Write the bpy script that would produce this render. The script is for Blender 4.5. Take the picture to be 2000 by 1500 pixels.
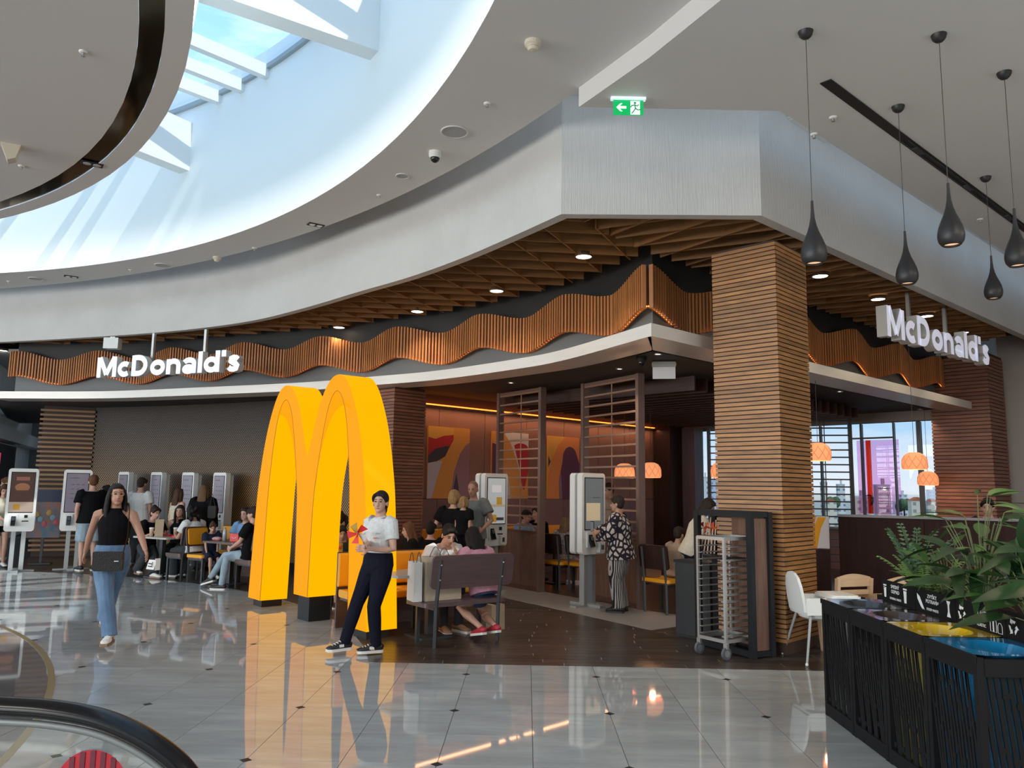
import bpy, math, random
from math import sin, cos, pi, radians, hypot, atan2, sqrt
from mathutils import Vector, Matrix
random.seed(7)
scene = bpy.context.scene
COL = scene.collection
for o in list(bpy.data.objects): bpy.data.objects.remove(o)

# ------------------------------------------------------------------ camera
EYE = 1.709
PIT, YAW, ROL, FPX = 0.132468, 0.0207288, 0.0146637, 1535.67
fwd = Vector((-sin(YAW)*cos(PIT), cos(YAW)*cos(PIT), sin(PIT)))
rgt0 = Vector((cos(YAW), sin(YAW), 0)); up0 = rgt0.cross(fwd)
rgt = rgt0*cos(ROL)+up0*sin(ROL); upv = up0*cos(ROL)-rgt0*sin(ROL)
cd = bpy.data.cameras.new('camera'); cam = bpy.data.objects.new('camera', cd); COL.objects.link(cam)
cd.sensor_width = 36; cd.lens = FPX/2000*36; cd.clip_end = 2000; cd.clip_start = 0.05
cam.matrix_world = Matrix(((rgt.x, upv.x, -fwd.x, 0), (rgt.y, upv.y, -fwd.y, 0), (rgt.z, upv.z, -fwd.z, EYE), (0, 0, 0, 1)))
scene.camera = cam

# ------------------------------------------------------------------ world, sun, exposure
vs = scene.view_settings
vs.view_transform = 'Standard'; vs.look = 'None'; vs.gamma = 1; vs.use_curve_mapping = False
vs.exposure = 0.0
scene.cycles.use_denoising = True
scene.cycles.max_bounces = 8; scene.cycles.diffuse_bounces = 5; scene.cycles.glossy_bounces = 4
scene.cycles.transparent_max_bounces = 12; scene.cycles.caustics_reflective = False; scene.cycles.caustics_refractive = False
scene.cycles.sample_clamp_indirect = 6
w = bpy.data.worlds.new('sky'); scene.world = w; w.use_nodes = True
nt = w.node_tree; nt.nodes.clear()
def N(t, **k):
    n = nt.nodes.new(t)
    for a, b in k.items(): setattr(n, a, b)
    return n
tc = N('ShaderNodeTexCoord'); sep = N('ShaderNodeSeparateXYZ'); nt.links.new(tc.outputs['Generated'], sep.inputs[0])
ramp = N('ShaderNodeValToRGB'); cr = ramp.color_ramp
cr.elements[0].position = 0.0; cr.elements[0].color = (.50, .50, .47, 1)
cr.elements[1].position = 1.0; cr.elements[1].color = (.24, .50, .88, 1)
for p_, c_ in ((.495, (.55, .57, .56, 1)), (.505, (.76, .86, .96, 1)), (.545, (.44, .71, .96, 1)), (.62, (.33, .62, .94, 1))):
    e = cr.elements.new(p_); e.color = c_
mp = N('ShaderNodeMapRange'); mp.inputs[1].default_value = -1; mp.inputs[2].default_value = 1
nt.links.new(sep.outputs[2], mp.inputs[0]); nt.links.new(mp.outputs[0], ramp.inputs[0])
mapn = N('ShaderNodeMapping'); mapn.inputs['Scale'].default_value = (2.2, 2.2, 9); nt.links.new(tc.outputs['Generated'], mapn.inputs[0])
noi = N('ShaderNodeTexNoise'); noi.inputs['Scale'].default_value = 1.6; noi.inputs['Detail'].default_value = 7; noi.inputs['Roughness'].default_value = .6
nt.links.new(mapn.outputs[0], noi.inputs['Vector'])
cl = N('ShaderNodeValToRGB'); cl.color_ramp.elements[0].position = .46; cl.color_ramp.elements[1].position = .68
cl.color_ramp.elements[0].color = (0, 0, 0, 1); cl.color_ramp.elements[1].color = (.75, .75, .75, 1)
nt.links.new(noi.outputs[0], cl.inputs[0])
gt = N('ShaderNodeMath', operation='GREATER_THAN'); gt.inputs[1].default_value = 0.0; nt.links.new(sep.outputs[2], gt.inputs[0])
mul = N('ShaderNodeMath', operation='MULTIPLY'); nt.links.new(cl.outputs[0], mul.inputs[0]); nt.links.new(gt.outputs[0], mul.inputs[1])
mx = N('ShaderNodeMixRGB'); mx.inputs[2].default_value = (.93, .95, .97, 1)
nt.links.new(mul.outputs[0], mx.inputs[0]); nt.links.new(ramp.outputs[0], mx.inputs[1])
bg = N('ShaderNodeBackground'); bg.inputs[1].default_value = 1.8
nt.links.new(mx.outputs[0], bg.inputs[0])
wo = N('ShaderNodeOutputWorld'); nt.links.new(bg.outputs[0], wo.inputs[0])
sl = bpy.data.lights.new('sun', 'SUN'); sl.energy = 3.5; sl.angle = radians(.6); sl.color = (1, .96, .9)
so = bpy.data.objects.new('sun', sl); COL.objects.link(so)
so.rotation_euler = Vector((-.5, .4, -.77)).to_track_quat('-Z', 'Y').to_euler()

# unseen fill lights added to brighten the hall, one behind the photographer, others overhead
def area(name, loc, rot, sx, sy, energy, col=(1, 1, 1)):
    l = bpy.data.lights.new(name, 'AREA'); l.shape = 'RECTANGLE'; l.size = sx; l.size_y = sy; l.energy = energy; l.color = col
    o = bpy.data.objects.new(name, l); COL.objects.link(o); o.location = loc; o.rotation_euler = rot; return o
area('rear_fill_light', (-18, -6, 2.6), (radians(90), 0, radians(-52)), 24, 4.6, 2800, (1, .975, .94))  # added fill from the left rear, no window is built there
for x_, y_ in ((5.5, 1.0), (5.5, -5), (10.5, 4), (-6, -3)):
    area('hall_fill_light', (x_, y_, 5.33), (0, 0, 0), 2.4, 2.4, 280, (1, .93, .86))  # unseen panels at ceiling height, added to lift the hall's brightness

# ------------------------------------------------------------------ materials
MATS = {}
def mat(name, col=(.8, .8, .8), rough=.5, metal=0., emit=0., ecol=None, spec=.5, var=0., noise=0., nscale=8., nstretch=(1, 1, 1), col2=None, bump=0., bscale=60., bstretch=(1, 1, 1), coat=0., alpha=None, ior=None, coords='Object', randoff=True, sheen=0.):
    if name in MATS: return MATS[name]
    m = bpy.data.materials.new(name); m.use_nodes = True; t = m.node_tree; b = t.nodes['Principled BSDF']
    L = t.links.new
    b.inputs['Base Color'].default_value = (*col, 1); b.inputs['Roughness'].default_value = rough; b.inputs['Metallic'].default_value = metal
    b.inputs['Specular IOR Level'].default_value = spec; b.inputs['Coat Weight'].default_value = coat
    if ior: b.inputs['IOR'].default_value = ior
    if emit:
        b.inputs['Emission Strength'].default_value = emit; b.inputs['Emission Color'].default_value = (*(ecol or col), 1)
    vec = None
    if noise or bump:
        vec = t.nodes.new('ShaderNodeNewGeometry').outputs['Position'] if coords == 'World' else t.nodes.new('ShaderNodeTexCoord').outputs[coords]
        if randoff:
            oi = t.nodes.new('ShaderNodeObjectInfo'); sc_ = t.nodes.new('ShaderNodeVectorMath'); sc_.operation = 'SCALE'
            cmb = t.nodes.new('ShaderNodeCombineXYZ')
            for i in range(3): L(oi.outputs['Random'], cmb.inputs[i])
            L(cmb.outputs[0], sc_.inputs[0]); sc_.inputs['Scale'].default_value = 37.
            ad = t.nodes.new('ShaderNodeVectorMath'); L(vec, ad.inputs[0]); L(sc_.outputs[0], ad.inputs[1]); vec = ad.outputs[0]
    colout = None
    if noise:
        mpn = t.nodes.new('ShaderNodeMapping'); mpn.inputs['Scale'].default_value = nstretch; L(vec, mpn.inputs[0])
        nz = t.nodes.new('ShaderNodeTexNoise'); nz.inputs['Scale'].default_value = nscale; nz.inputs['Detail'].default_value = 5; nz.inputs['Roughness'].default_value = .6
        L(mpn.outputs[0], nz.inputs['Vector'])
        rp = t.nodes.new('ShaderNodeValToRGB'); rp.color_ramp.elements[0].position = .32; rp.color_ramp.elements[1].position = .68
        c2 = col2 or tuple(max(0, c*(1-noise)) for c in col)
        rp.color_ramp.elements[0].color = (*c2, 1); rp.color_ramp.elements[1].color = (*col, 1)
        L(nz.outputs[0], rp.inputs[0]); colout = rp.outputs[0]
    if var:
        oi2 = t.nodes.new('ShaderNodeObjectInfo'); mr = t.nodes.new('ShaderNodeMapRange')
        mr.inputs[3].default_value = 1-var; mr.inputs[4].default_value = 1+var; L(oi2.outputs['Random'], mr.inputs[0])
        vm = t.nodes.new('ShaderNodeVectorMath'); vm.operation = 'SCALE'; L(mr.outputs[0], vm.inputs['Scale'])
        if colout: L(colout, vm.inputs[0])
        else: vm.inputs[0].default_value = col
        colout = vm.outputs[0]
    if colout: L(colout, b.inputs['Base Color'])
    if bump:
        mpb = t.nodes.new('ShaderNodeMapping'); mpb.inputs['Scale'].default_value = bstretch; L(vec, mpb.inputs[0])
        nb = t.nodes.new('ShaderNodeTexNoise'); nb.inputs['Scale'].default_value = bscale; nb.inputs['Detail'].default_value = 3
        L(mpb.outputs[0], nb.inputs['Vector'])
        bp = t.nodes.new('ShaderNodeBump'); bp.inputs['Strength'].default_value = bump; bp.inputs['Distance'].default_value = .02
        L(nb.outputs[0], bp.inputs['Height']); L(bp.outputs[0], b.inputs['Normal'])
    if sheen: b.inputs['Sheen Weight'].default_value = sheen
    MATS[name] = m; return m
def glassmat(name, tint=(1, 1, 1), refl=.06, rough=0.0):
    if name in MATS: return MATS[name]
    m = bpy.data.materials.new(name); m.use_nodes = True; t = m.node_tree; t.nodes.clear()
    tr = t.nodes.new('ShaderNodeBsdfTransparent'); tr.inputs[0].default_value = (*tint, 1)
    gl = t.nodes.new('ShaderNodeBsdfGlossy'); gl.inputs['Roughness'].default_value = rough
    fr = t.nodes.new('ShaderNodeLayerWeight'); fr.inputs[0].default_value = .5
    pw = t.nodes.new('ShaderNodeMath'); pw.operation = 'POWER'; pw.inputs[1].default_value = 5
    ml = t.nodes.new('ShaderNodeMath'); ml.operation = 'MULTIPLY_ADD'; ml.inputs[1].default_value = .9; ml.inputs[2].default_value = refl
    t.links.new(fr.outputs['Facing'], pw.inputs[0])
    mxs = t.nodes.new('ShaderNodeMixShader'); ou = t.nodes.new('ShaderNodeOutputMaterial')
    t.links.new(pw.outputs[0], ml.inputs[0]); t.links.new(ml.outputs[0], mxs.inputs[0]); t.links.new(tr.outputs[0], mxs.inputs[1]); t.links.new(gl.outputs[0], mxs.inputs[2]); t.links.new(mxs.outputs[0], ou.inputs[0])
    MATS[name] = m; return m

# ------------------------------------------------------------------ mesh helpers
class MB:
    def __init__(s): s.v = []; s.f = []; s.mi = []; s.cur = 0
    def add(s, vs_, fs):
        b = len(s.v); s.v += [tuple(q) for q in vs_]; s.f += [tuple(b+i for i in f) for f in fs]; s.mi += [s.cur]*len(fs); return s
    def box(s, c, d, rz=0, ry=0, rx=0):
        hx, hy, hz = d[0]/2, d[1]/2, d[2]/2
        R = Matrix.Rotation(rz, 3, 'Z') @ Matrix.Rotation(ry, 3, 'Y') @ Matrix.Rotation(rx, 3, 'X')
        c = Vector(c)
        P = [c+R@Vector((x*hx, y*hy, z*hz)) for x, y, z in ((-1,-1,-1),(1,-1,-1),(1,1,-1),(-1,1,-1),(-1,-1,1),(1,-1,1),(1,1,1),(-1,1,1))]
        return s.add(P, [(0,3,2,1),(4,5,6,7),(0,1,5,4),(1,2,6,5),(2,3,7,6),(3,0,4,7)])
    def rbox(s, c, d, r=.02, seg=3, axis='Y', rz=0):
        # box whose outline in the plane across `axis` has rounded corners
        ax = 'XYZ'.index(axis); a, b_ = [i for i in range(3) if i != ax]
        ha, hb = d[a]/2, d[b_]/2; r = min(r, ha*.99, hb*.99); loop = []
        for (sx, sy, st) in ((1, 1, 0), (-1, 1, 1), (-1, -1, 2), (1, -1, 3)):
            for k in range(seg+1):
                t = (st+k/seg)*pi/2
                loop.append((sx*(ha-r)+r*cos(t), sy*(hb-r)+r*sin(t)))
        return s.prism2(loop, c, d[ax], ax, rz)
    def prism2(s, loop, c, depth, ax=1, rz=0):
        n = len(loop); a, b_ = [i for i in range(3) if i != ax]; P = []
        for sgn in (-.5, .5):
            for (x, y) in loop:
                q = [0, 0, 0]; q[a] = x; q[b_] = y; q[ax] = sgn*depth; P.append(q)
        R = Matrix.Rotation(rz, 3, 'Z'); P = [Vector(c)+R@Vector(q) for q in P]
        fs = [tuple(range(n-1, -1, -1)), tuple(range(n, 2*n))] + [(i, (i+1) % n, n+(i+1) % n, n+i) for i in range(n)]
        if ax == 1: fs = [tuple(reversed(f)) for f in fs]
        return s.add(P, fs)
    def poly(s, pts, z0, z1):
        n = len(pts); A = sum(pts[i][0]*pts[(i+1) % n][1]-pts[(i+1) % n][0]*pts[i][1] for i in range(n))
        if A < 0: pts = list(reversed(pts))
        P = [(x, y, z0) for x, y in pts]+[(x, y, z1) for x, y in pts]
        return s.add(P, [tuple(range(n-1, -1, -1)), tuple(range(n, 2*n))]+[(i, (i+1) % n, n+(i+1) % n, n+i) for i in range(n)])
    def tube(s, path, r, seg=8, closed=False, caps=True, flat=None):
        path = [Vector(p) for p in path]; n = len(path); rr = r if isinstance(r, (list, tuple)) else [r]*n
        rings = []; prev = None
        for i, p in enumerate(path):
            d = (path[min(i+1, n-1)]-path[max(i-1, 0)])
            if closed: d = path[(i+1) % n]-path[(i-1) % n]
            d = d.normalized() if d.length > 1e-9 else Vector((0, 0, 1))
            if prev is None:
                ref = Vector((0, 0, 1)) if abs(d.z) < .9 else Vector((1, 0, 0)); a = d.cross(ref).normalized()
            else:
                a = prev-d*prev.dot(d); a = a.normalized() if a.length > 1e-6 else d.orthogonal().normalized()
            prev = a; b_ = d.cross(a)
            e = rr[i]; ex, ey = e if isinstance(e, (list, tuple)) else (e, e)
            rings.append([p+a*(cos(2*pi*k/seg)*ex)+b_*(sin(2*pi*k/seg)*ey) for k in range(seg)])
        fs = []
        m = n if closed else n-1
        for i in range(m):
            j = (i+1) % n
            for k in range(seg): fs.append((i*seg+k, i*seg+(k+1) % seg, j*seg+(k+1) % seg, j*seg+k))
        if caps and not closed:
            fs.append(tuple(range(seg-1, -1, -1))); fs.append(tuple((n-1)*seg+k for k in range(seg)))
        return s.add([q for R in rings for q in R], fs)
    def lathe(s, prof, c=(0, 0, 0), seg=24, a0=0, a1=2*pi):
        full = abs(a1-a0-2*pi) < 1e-6; ns = seg if full else seg+1; P = []
        for (r, z) in prof:
            for k in range(ns):
                t = a0+(a1-a0)*k/seg; P.append((c[0]+r*cos(t), c[1]+r*sin(t), c[2]+z))
        fs = []
        for i in range(len(prof)-1):
            for k in range(seg):
                k2 = (k+1) % ns; fs.append((i*ns+k, i*ns+k2, (i+1)*ns+k2, (i+1)*ns+k))
        return s.add(P, fs)
    def ball(s, c, r, seg=12, rings=8, R=None):
        rx, ry, rz = r if isinstance(r, (list, tuple)) else (r, r, r); P = []; c = Vector(c)
        for i in range(rings+1):
            t = pi*i/rings
            for k in range(seg):
                a = 2*pi*k/seg; q = Vector((rx*sin(t)*cos(a), ry*sin(t)*sin(a), -rz*cos(t)))
                P.append(c+(R@q if R is not None else q))
        fs = [(i*seg+k, i*seg+(k+1) % seg, (i+1)*seg+(k+1) % seg, (i+1)*seg+k) for i in range(rings) for k in range(seg)]
        return s.add(P, fs)
    def mesh(s, name, mats, smooth=False):
        me = bpy.data.meshes.new(name); me.from_pydata(s.v, [], s.f)
        for m in (mats if isinstance(mats, (list, tuple)) else [mats]): me.materials.append(m)
        if any(s.mi): me.polygons.foreach_set('material_index', s.mi)
        if smooth:
            me.polygons.foreach_set('use_smooth', [True]*len(me.polygons))
        me.update(); return me
    def build(s, name, mats, parent=None, smooth=False, loc=None, rz=0):
        return put(name, s.mesh(name, mats, smooth), parent, loc, rz)
def put(name, me, parent=None, loc=None, rz=0, scale=None):
    o = bpy.data.objects.new(name, me); COL.objects.link(o)
    if parent: o.parent = parent
    if loc is not None: o.location = loc
    if rz: o.rotation_euler = (0, 0, rz)
    if scale is not None: o.scale = scale
    return o
def smooth_angle(o, ang=40):
    me = o.data; me.polygons.foreach_set('use_smooth', [True]*len(me.polygons))
    try: me.set_sharp_from_angle(angle=radians(ang))
    except Exception: pass
    return o
def tag(o, label, cat=None, group=None, kind=None):
    o['label'] = label
    if cat: o['category'] = cat
    if group: o['group'] = group
    if kind: o['kind'] = kind
    return o
def thing(name, label, cat, loc=(0, 0, 0), rz=0, group=None):
    o = bpy.data.objects.new(name, None); COL.objects.link(o); o.location = loc; o.rotation_euler = (0, 0, rz); o.empty_display_size = .1
    return tag(o, label, cat, group)
def struct(o, label=None):
    o['kind'] = 'structure'
    if label: o['label'] = label
    return o
def clone(root, loc, rz=0, label=None, group=None, parent=None):
    r = root.copy(); COL.objects.link(r); r.location = loc; r.rotation_euler = (0, 0, rz)
    if label: r['label'] = label
    if group: r['group'] = group
    for ch in list(root.children):
        c = ch.copy(); COL.objects.link(c); c.parent = r
        for g in list(ch.children):
            d = g.copy(); COL.objects.link(d); d.parent = c
    return r
UNIT = {}
def unitbox(m):
    if m.name not in UNIT: UNIT[m.name] = MB().box((0, 0, 0), (1, 1, 1)).mesh('unit_'+m.name, m)
    return UNIT[m.name]
def bxo(name, m, c, d, parent=None, rz=0):
    # a cheap piece: shared unit box, scaled
    return put(name, unitbox(m), parent, c, rz, d)
# plan polyline helpers
def spl(pts, n=8):
    out = []; P = [Vector(p) for p in pts]
    for i in range(len(P)-1):
        p0 = P[max(i-1, 0)]; p1 = P[i]; p2 = P[i+1]; p3 = P[min(i+2, len(P)-1)]
        for k in range(n):
            t = k/n; out.append(.5*((2*p1)+(-p0+p2)*t+(2*p0-5*p1+4*p2-p3)*t*t+(-p0+3*p1-3*p2+p3)*t**3))
    out.append(P[-1]); return out
def arcl(P):
    s = [0.]
    for a, b in zip(P[:-1], P[1:]): s.append(s[-1]+(b-a).length)
    return s
def at_s(P, S, s):
    s = min(max(s, 0), S[-1])
    for i in range(len(P)-1):
        if s <= S[i+1] or i == len(P)-2:
            t = (s-S[i])/max(S[i+1]-S[i], 1e-9); d = (P[i+1]-P[i]).normalized(); return P[i]+(P[i+1]-P[i])*t, d
def offs(P, d):
    out = []; n = len(P)
    for i in range(n):
        a = (P[i]-P[i-1]).normalized() if i else None; b = (P[i+1]-P[i]).normalized() if i < n-1 else None
        if a is None: a = b
        if b is None: b = a
        na = Vector((-a.y, a.x)); nb = Vector((-b.y, b.x)); m = (na+nb); m.normalize()
        k = d/max(.3, m.dot(na)); out.append(P[i]+m*k)
    return out
def offs_fix(P, d):
    # offset without the crossings at sharp inner corners (same number of points)
    Q = offs(P, d); n = len(P)
    for c in range(1, n-1):
        a = (P[c]-P[c-1]).normalized(); b = (P[c+1]-P[c]).normalized()
        if a.dot(b) > .8 or (a.x*b.y-a.y*b.x)*d < 0: continue
        m = (Q[c]-P[c])
        for i in range(max(0, c-8), min(n, c+9)):
            if i == c: continue
            e = Q[i]-P[i]; den = e.x*m.y-e.y*m.x
            if abs(den) < 1e-9: continue
            w_ = P[c]-P[i]; t = (w_.x*m.y-w_.y*m.x)/den; u = (w_.x*e.y-w_.y*e.x)/den
            if 0 < t < 1 and 0 <= u: Q[i] = P[i]+e*t
    return Q
def offs_trim(P, d):
    Q = offs(P, d); out = []
    for i, q in enumerate(Q):
        mn = 9e9
        for a, b in zip(P[:-1], P[1:]):
            ab = b-a; t = max(0, min(1, (q-a).dot(ab)/ab.length_squared)); mn = min(mn, (q-a-ab*t).length)
        if mn > abs(d)-.004: out.append(q)
    return out
def wallstrip(P, z0, z1, t, name, m, parent=None, smooth=False):
    # wall along plan polyline P, thickness t to its left
    Q = offs_fix(P, t); b = MB(); n = len(P); V = []
    for i in range(n): V += [(P[i].x, P[i].y, z0), (P[i].x, P[i].y, z1), (Q[i].x, Q[i].y, z1), (Q[i].x, Q[i].y, z0)]
    F = []
    for i in range(n-1):
        a = 4*i; c = 4*(i+1)
        F += [(a, c, c+1, a+1), (a+1, c+1, c+2, a+2), (a+2, c+2, c+3, a+3), (a+3, c+3, c, a)]
    F += [(0, 1, 2, 3), (4*n-1, 4*n-2, 4*n-3, 4*n-4)]
    b.add(V, F); o = b.build(name, m, parent)
    if smooth: smooth_angle(o, 30)
    return o
def ring(c, r0, r1, z0, z1, a0=0, a1=2*pi, seg=96):
    b = MB(); prof = [(r0, z0), (r1, z0), (r1, z1), (r0, z1), (r0, z0)]
    return b.lathe(prof, (c[0], c[1], 0), seg, a0, a1)
def clip(poly, p, n):
    out = []; m = len(poly)
    for i in range(m):
        a, b = poly[i], poly[(i+1) % m]
        da = (a[0]-p[0])*n[0]+(a[1]-p[1])*n[1]; db = (b[0]-p[0])*n[0]+(b[1]-p[1])*n[1]
        if da >= 0: out.append(a)
        if (da >= 0) != (db >= 0):
            t = da/(da-db); out.append((a[0]+(b[0]-a[0])*t, a[1]+(b[1]-a[1])*t))
    return out
def ray_px(x, y): return fwd+rgt*((x-1000)/FPX)+upv*((750-y)/FPX)
def gp(x, y, z=0.):
    # the point at height z that shows at picture position (x, y)
    d = ray_px(x, y); return Vector((0, 0, EYE))+d*((z-EYE)/d.z)
def dp(x, y, Y):
    d = ray_px(x, y); return Vector((0, 0, EYE))+d*(Y/d.y)
TMP = bpy.data.scenes.new('tmp')
def tmp_dg():
    vl = TMP.view_layers[0]; vl.update(); return vl.depsgraph
def textmesh(txt, size, m, extrude=.0, offset=0., align='CENTER', spacing=1.0):
    cu = bpy.data.curves.new('txt', 'FONT'); cu.body = txt; cu.size = size; cu.extrude = extrude; cu.offset = offset; cu.align_x = align; cu.space_character = spacing
    cu.resolution_u = 4
    ob = bpy.data.objects.new('txt', cu); TMP.collection.objects.link(ob)
    dg = tmp_dg(); me = bpy.data.meshes.new_from_object(ob.evaluated_get(dg))
    bpy.data.objects.remove(ob); bpy.data.curves.remove(cu); me.materials.clear(); me.materials.append(m); return me
# ------------------------------------------------------------------ shared materials
m_marble = mat('marble', (.49, .51, .505), rough=.035, ior=1.75, noise=.3, nscale=2.2, nstretch=(.55, 2.2, 1), col2=(.36, .375, .37), var=.05, coords='World', randoff=True)
m_marble_d = mat('marble_dark', (.20, .19, .19), rough=.035, ior=1.8, noise=.3, nscale=2.2, nstretch=(.55, 2.2, 1), var=.05, coords='World')
m_grout = mat('grout', (.07, .07, .068), rough=.7)
m_plank = mat('plank_floor', (.075, .055, .046), rough=.28, ior=1.5, noise=.5, nscale=5, nstretch=(.6, 9, 1), var=.3, coords='World')
m_pgrout = mat('plank_grout', (.24, .19, .16), rough=.7)
m_gtile = mat('grey_floor_tile', (.36, .33, .31), rough=.3, noise=.12, nscale=3, coords='World')
m_brass = mat('brass', (.50, .38, .18), rough=.35, metal=.9)
m_white = mat('white_plaster', (.74, .74, .73), rough=.75, noise=.05, nscale=1.2, coords='World', randoff=False)
m_drum = mat('drum_plaster', (.90, .92, .92), rough=.8)
m_ceil = mat('ceiling_paint', (.70, .695, .685), rough=.8)
m_fascia = mat('combed_plaster', (.58, .575, .56), rough=.75, noise=.10, nscale=1.1, coords='World', randoff=False, bump=.35, bscale=30, bstretch=(3, 3, .12))
m_black = mat('black_paint', (.012, .012, .013), rough=.6)
m_bronze = mat('bronze_mirror', (.20, .15, .09), rough=.08, metal=.95)
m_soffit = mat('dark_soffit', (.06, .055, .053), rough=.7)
m_band = mat('brushed_band', (.80, .77, .72), rough=.35, metal=.15, noise=.06, nscale=3, nstretch=(1, 1, 12))
m_glass = glassmat('clear_glass', (.97, .99, 1.0), .05); m_sglass = glassmat('skylight_glass', (.93, .96, .98), .05); m_wglass = glassmat('tinted_glass', (.72, .74, .76), .02)
m_slat = mat('slat_oak', (.52, .215, .07), rough=.45, noise=.35, nscale=5, nstretch=(3, 3, .35), var=.16)
m_cslat = mat('column_oak', (.43, .205, .07), rough=.45, noise=.42, nscale=2.4, nstretch=(1.3, 1.3, 9), var=.22, coords='World')
m_cslat_d = mat('column_walnut', (.30, .125, .075), rough=.5, noise=.4, nscale=2.4, nstretch=(1.3, 1.3, 9), var=.2, coords='World')
m_grid = mat('ceiling_ply', (.25, .115, .035), rough=.55, noise=.3, nscale=3, nstretch=(1, 1, 5), var=.12)
m_dark = mat('dark_metal', (.045, .05, .055), rough=.45, metal=.3)
m_alu = mat('aluminium', (.60, .61, .60), rough=.32, metal=.85)
m_wwhite = mat('white_lacquer', (.82, .83, .81), rough=.25, coat=.2)
m_lampglow = mat('lamp_glow', (1, .93, .82), emit=9., ecol=(1, .86, .68))

# ------------------------------------------------------------------ floors
FC, FR = (-10.76, 5.84), 9.47          # edge of the hall floor against the restaurant
IC, IR = (-12.47, 2.06), 9.73          # round inlay
FY = 7.99
slab = struct(MB().box((-3, 9, -.06), (46, 44, .11)).build('floor', m_grout), 'grey polished stone floor of the mall hall')
plank_base = struct(MB().poly([(-1.32, FY), (14, FY), (14, 26), (-16, 26), (-16, 15.8)] + [(FC[0]+FR*cos(radians(a)), FC[1]+FR*sin(radians(a))) for a in range(100, 12, -4)], -.005, -.0035).build('floor_restaurant', m_pgrout), 'dark wood-look plank floor of the restaurant')
def inview(x, y, pad=90, z=0.):
    d = Vector((x, y, z-EYE)); k = d.dot(fwd)
    if k < .3: return False
    return -pad < 1000+FPX*d.dot(rgt)/k < 2000+pad and -pad < 750-FPX*d.dot(upv)/k < 1500+pad
G = .6; gx0, gy0 = -.541-40*G, 5.162-30*G
full = MB().box((0, 0, -.002), (G-.004, G-.004, .004)).mesh('tile', m_marble)
rest = MB(); restd = MB()
for i in range(0, 70):
    for j in range(0, 56):
        x0, y0 = gx0+i*G, gy0+j*G
        if x0 < -20 or x0 > 15 or y0 < -8: continue
        q = [(x0+.002, y0+.002), (x0+G-.002, y0+.002), (x0+G-.002, y0+G-.002), (x0+.002, y0+G-.002)]
        cx, cy = x0+G/2, y0+G/2; cut = False
        dF = hypot(cx-FC[0], cy-FC[1])
        extra = None
        if y0 < FY < y0+G and dF > FR-.5 and -2.6 < cx < -1.0:
            nx, ny = (cx-FC[0])/dF, (cy-FC[1])/dF
            extra = clip(clip(q, (0, FY), (0, 1)), (FC[0]+nx*FR, FC[1]+ny*FR), (-nx, -ny)); q = clip(q, (0, FY), (0, -1)); cut = True
        elif y0+G > FY and dF > FR-.5:
            if x0 > -1.5 and y0 < FY: q = clip(q, (0, FY), (0, -1)); cut = True
            elif y0 >= FY or cx < -1.4:
                nx, ny = (cx-FC[0])/dF, (cy-FC[1])/dF
                if dF > FR+.5: continue
                q = clip(q, (FC[0]+nx*FR, FC[1]+ny*FR), (-nx, -ny)); cut = True
        dI = hypot(cx-IC[0], cy-IC[1]); nx, ny = (cx-IC[0])/dI, (cy-IC[1])/dI; e = (IC[0]+nx*IR, IC[1]+ny*IR)
        pieces = []
        if abs(dI-IR) < .5:
            pieces = [(clip(q, e, (nx, ny)), m_marble, True), (clip(q, e, (-nx, -ny)), m_marble_d, True)]
        elif dI < IR: pieces = [(q, m_marble_d, True)]
        else: pieces = [(q, m_marble, cut)]+([(extra, m_marble, True)] if extra else [])
        for pl, mm, ct in pieces:
            if len(pl) < 3: continue
            ax = sum(p[0] for p in pl)/len(pl); ay = sum(p[1] for p in pl)/len(pl)
            tarea = abs(sum(pl[k][0]*pl[(k+1) % len(pl)][1]-pl[(k+1) % len(pl)][0]*pl[k][1] for k in range(len(pl))))/2
            if tarea < .0015: continue
            if inview(ax, ay) and tarea > .01:
                if not ct and mm is m_marble: put('tile', full, slab, (cx, cy, 0))
                else:
                    lp = [(p[0]-ax, p[1]-ay) for p in pl]
                    MB().poly(lp, -.004, 0).build('tile', mm, slab, loc=(ax, ay, 0))
            else: (restd if mm is m_marble_d else rest).poly(pl, -.004, 0)
rest.build('tile_field', m_marble, slab)['kind'] = 'stuff'
restd.build('tile_field_dark', m_marble_d, slab)['kind'] = 'stuff'
dia = MB().poly([(.04, 0), (0, .04), (-.04, 0), (0, -.04)], 0, .0012).mesh('inset', m_black)
for i in range(-12, 8):
    for j in range(-2, 12):
        x, y = -.541+1.2*i, 5.162+1.2*j
        if hypot(x-IC[0], y-IC[1]) < IR+.05 or not inview(x, y, 10): continue
        if y > FY-.03 and hypot(x-FC[0], y-FC[1]) > FR-.05: continue
        put('inset', dia, slab, (x, y, 0))
ring(IC, IR-.028, IR+.028, -.003, .002, seg=160).build('brass_strip', m_brass, slab)
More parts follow.
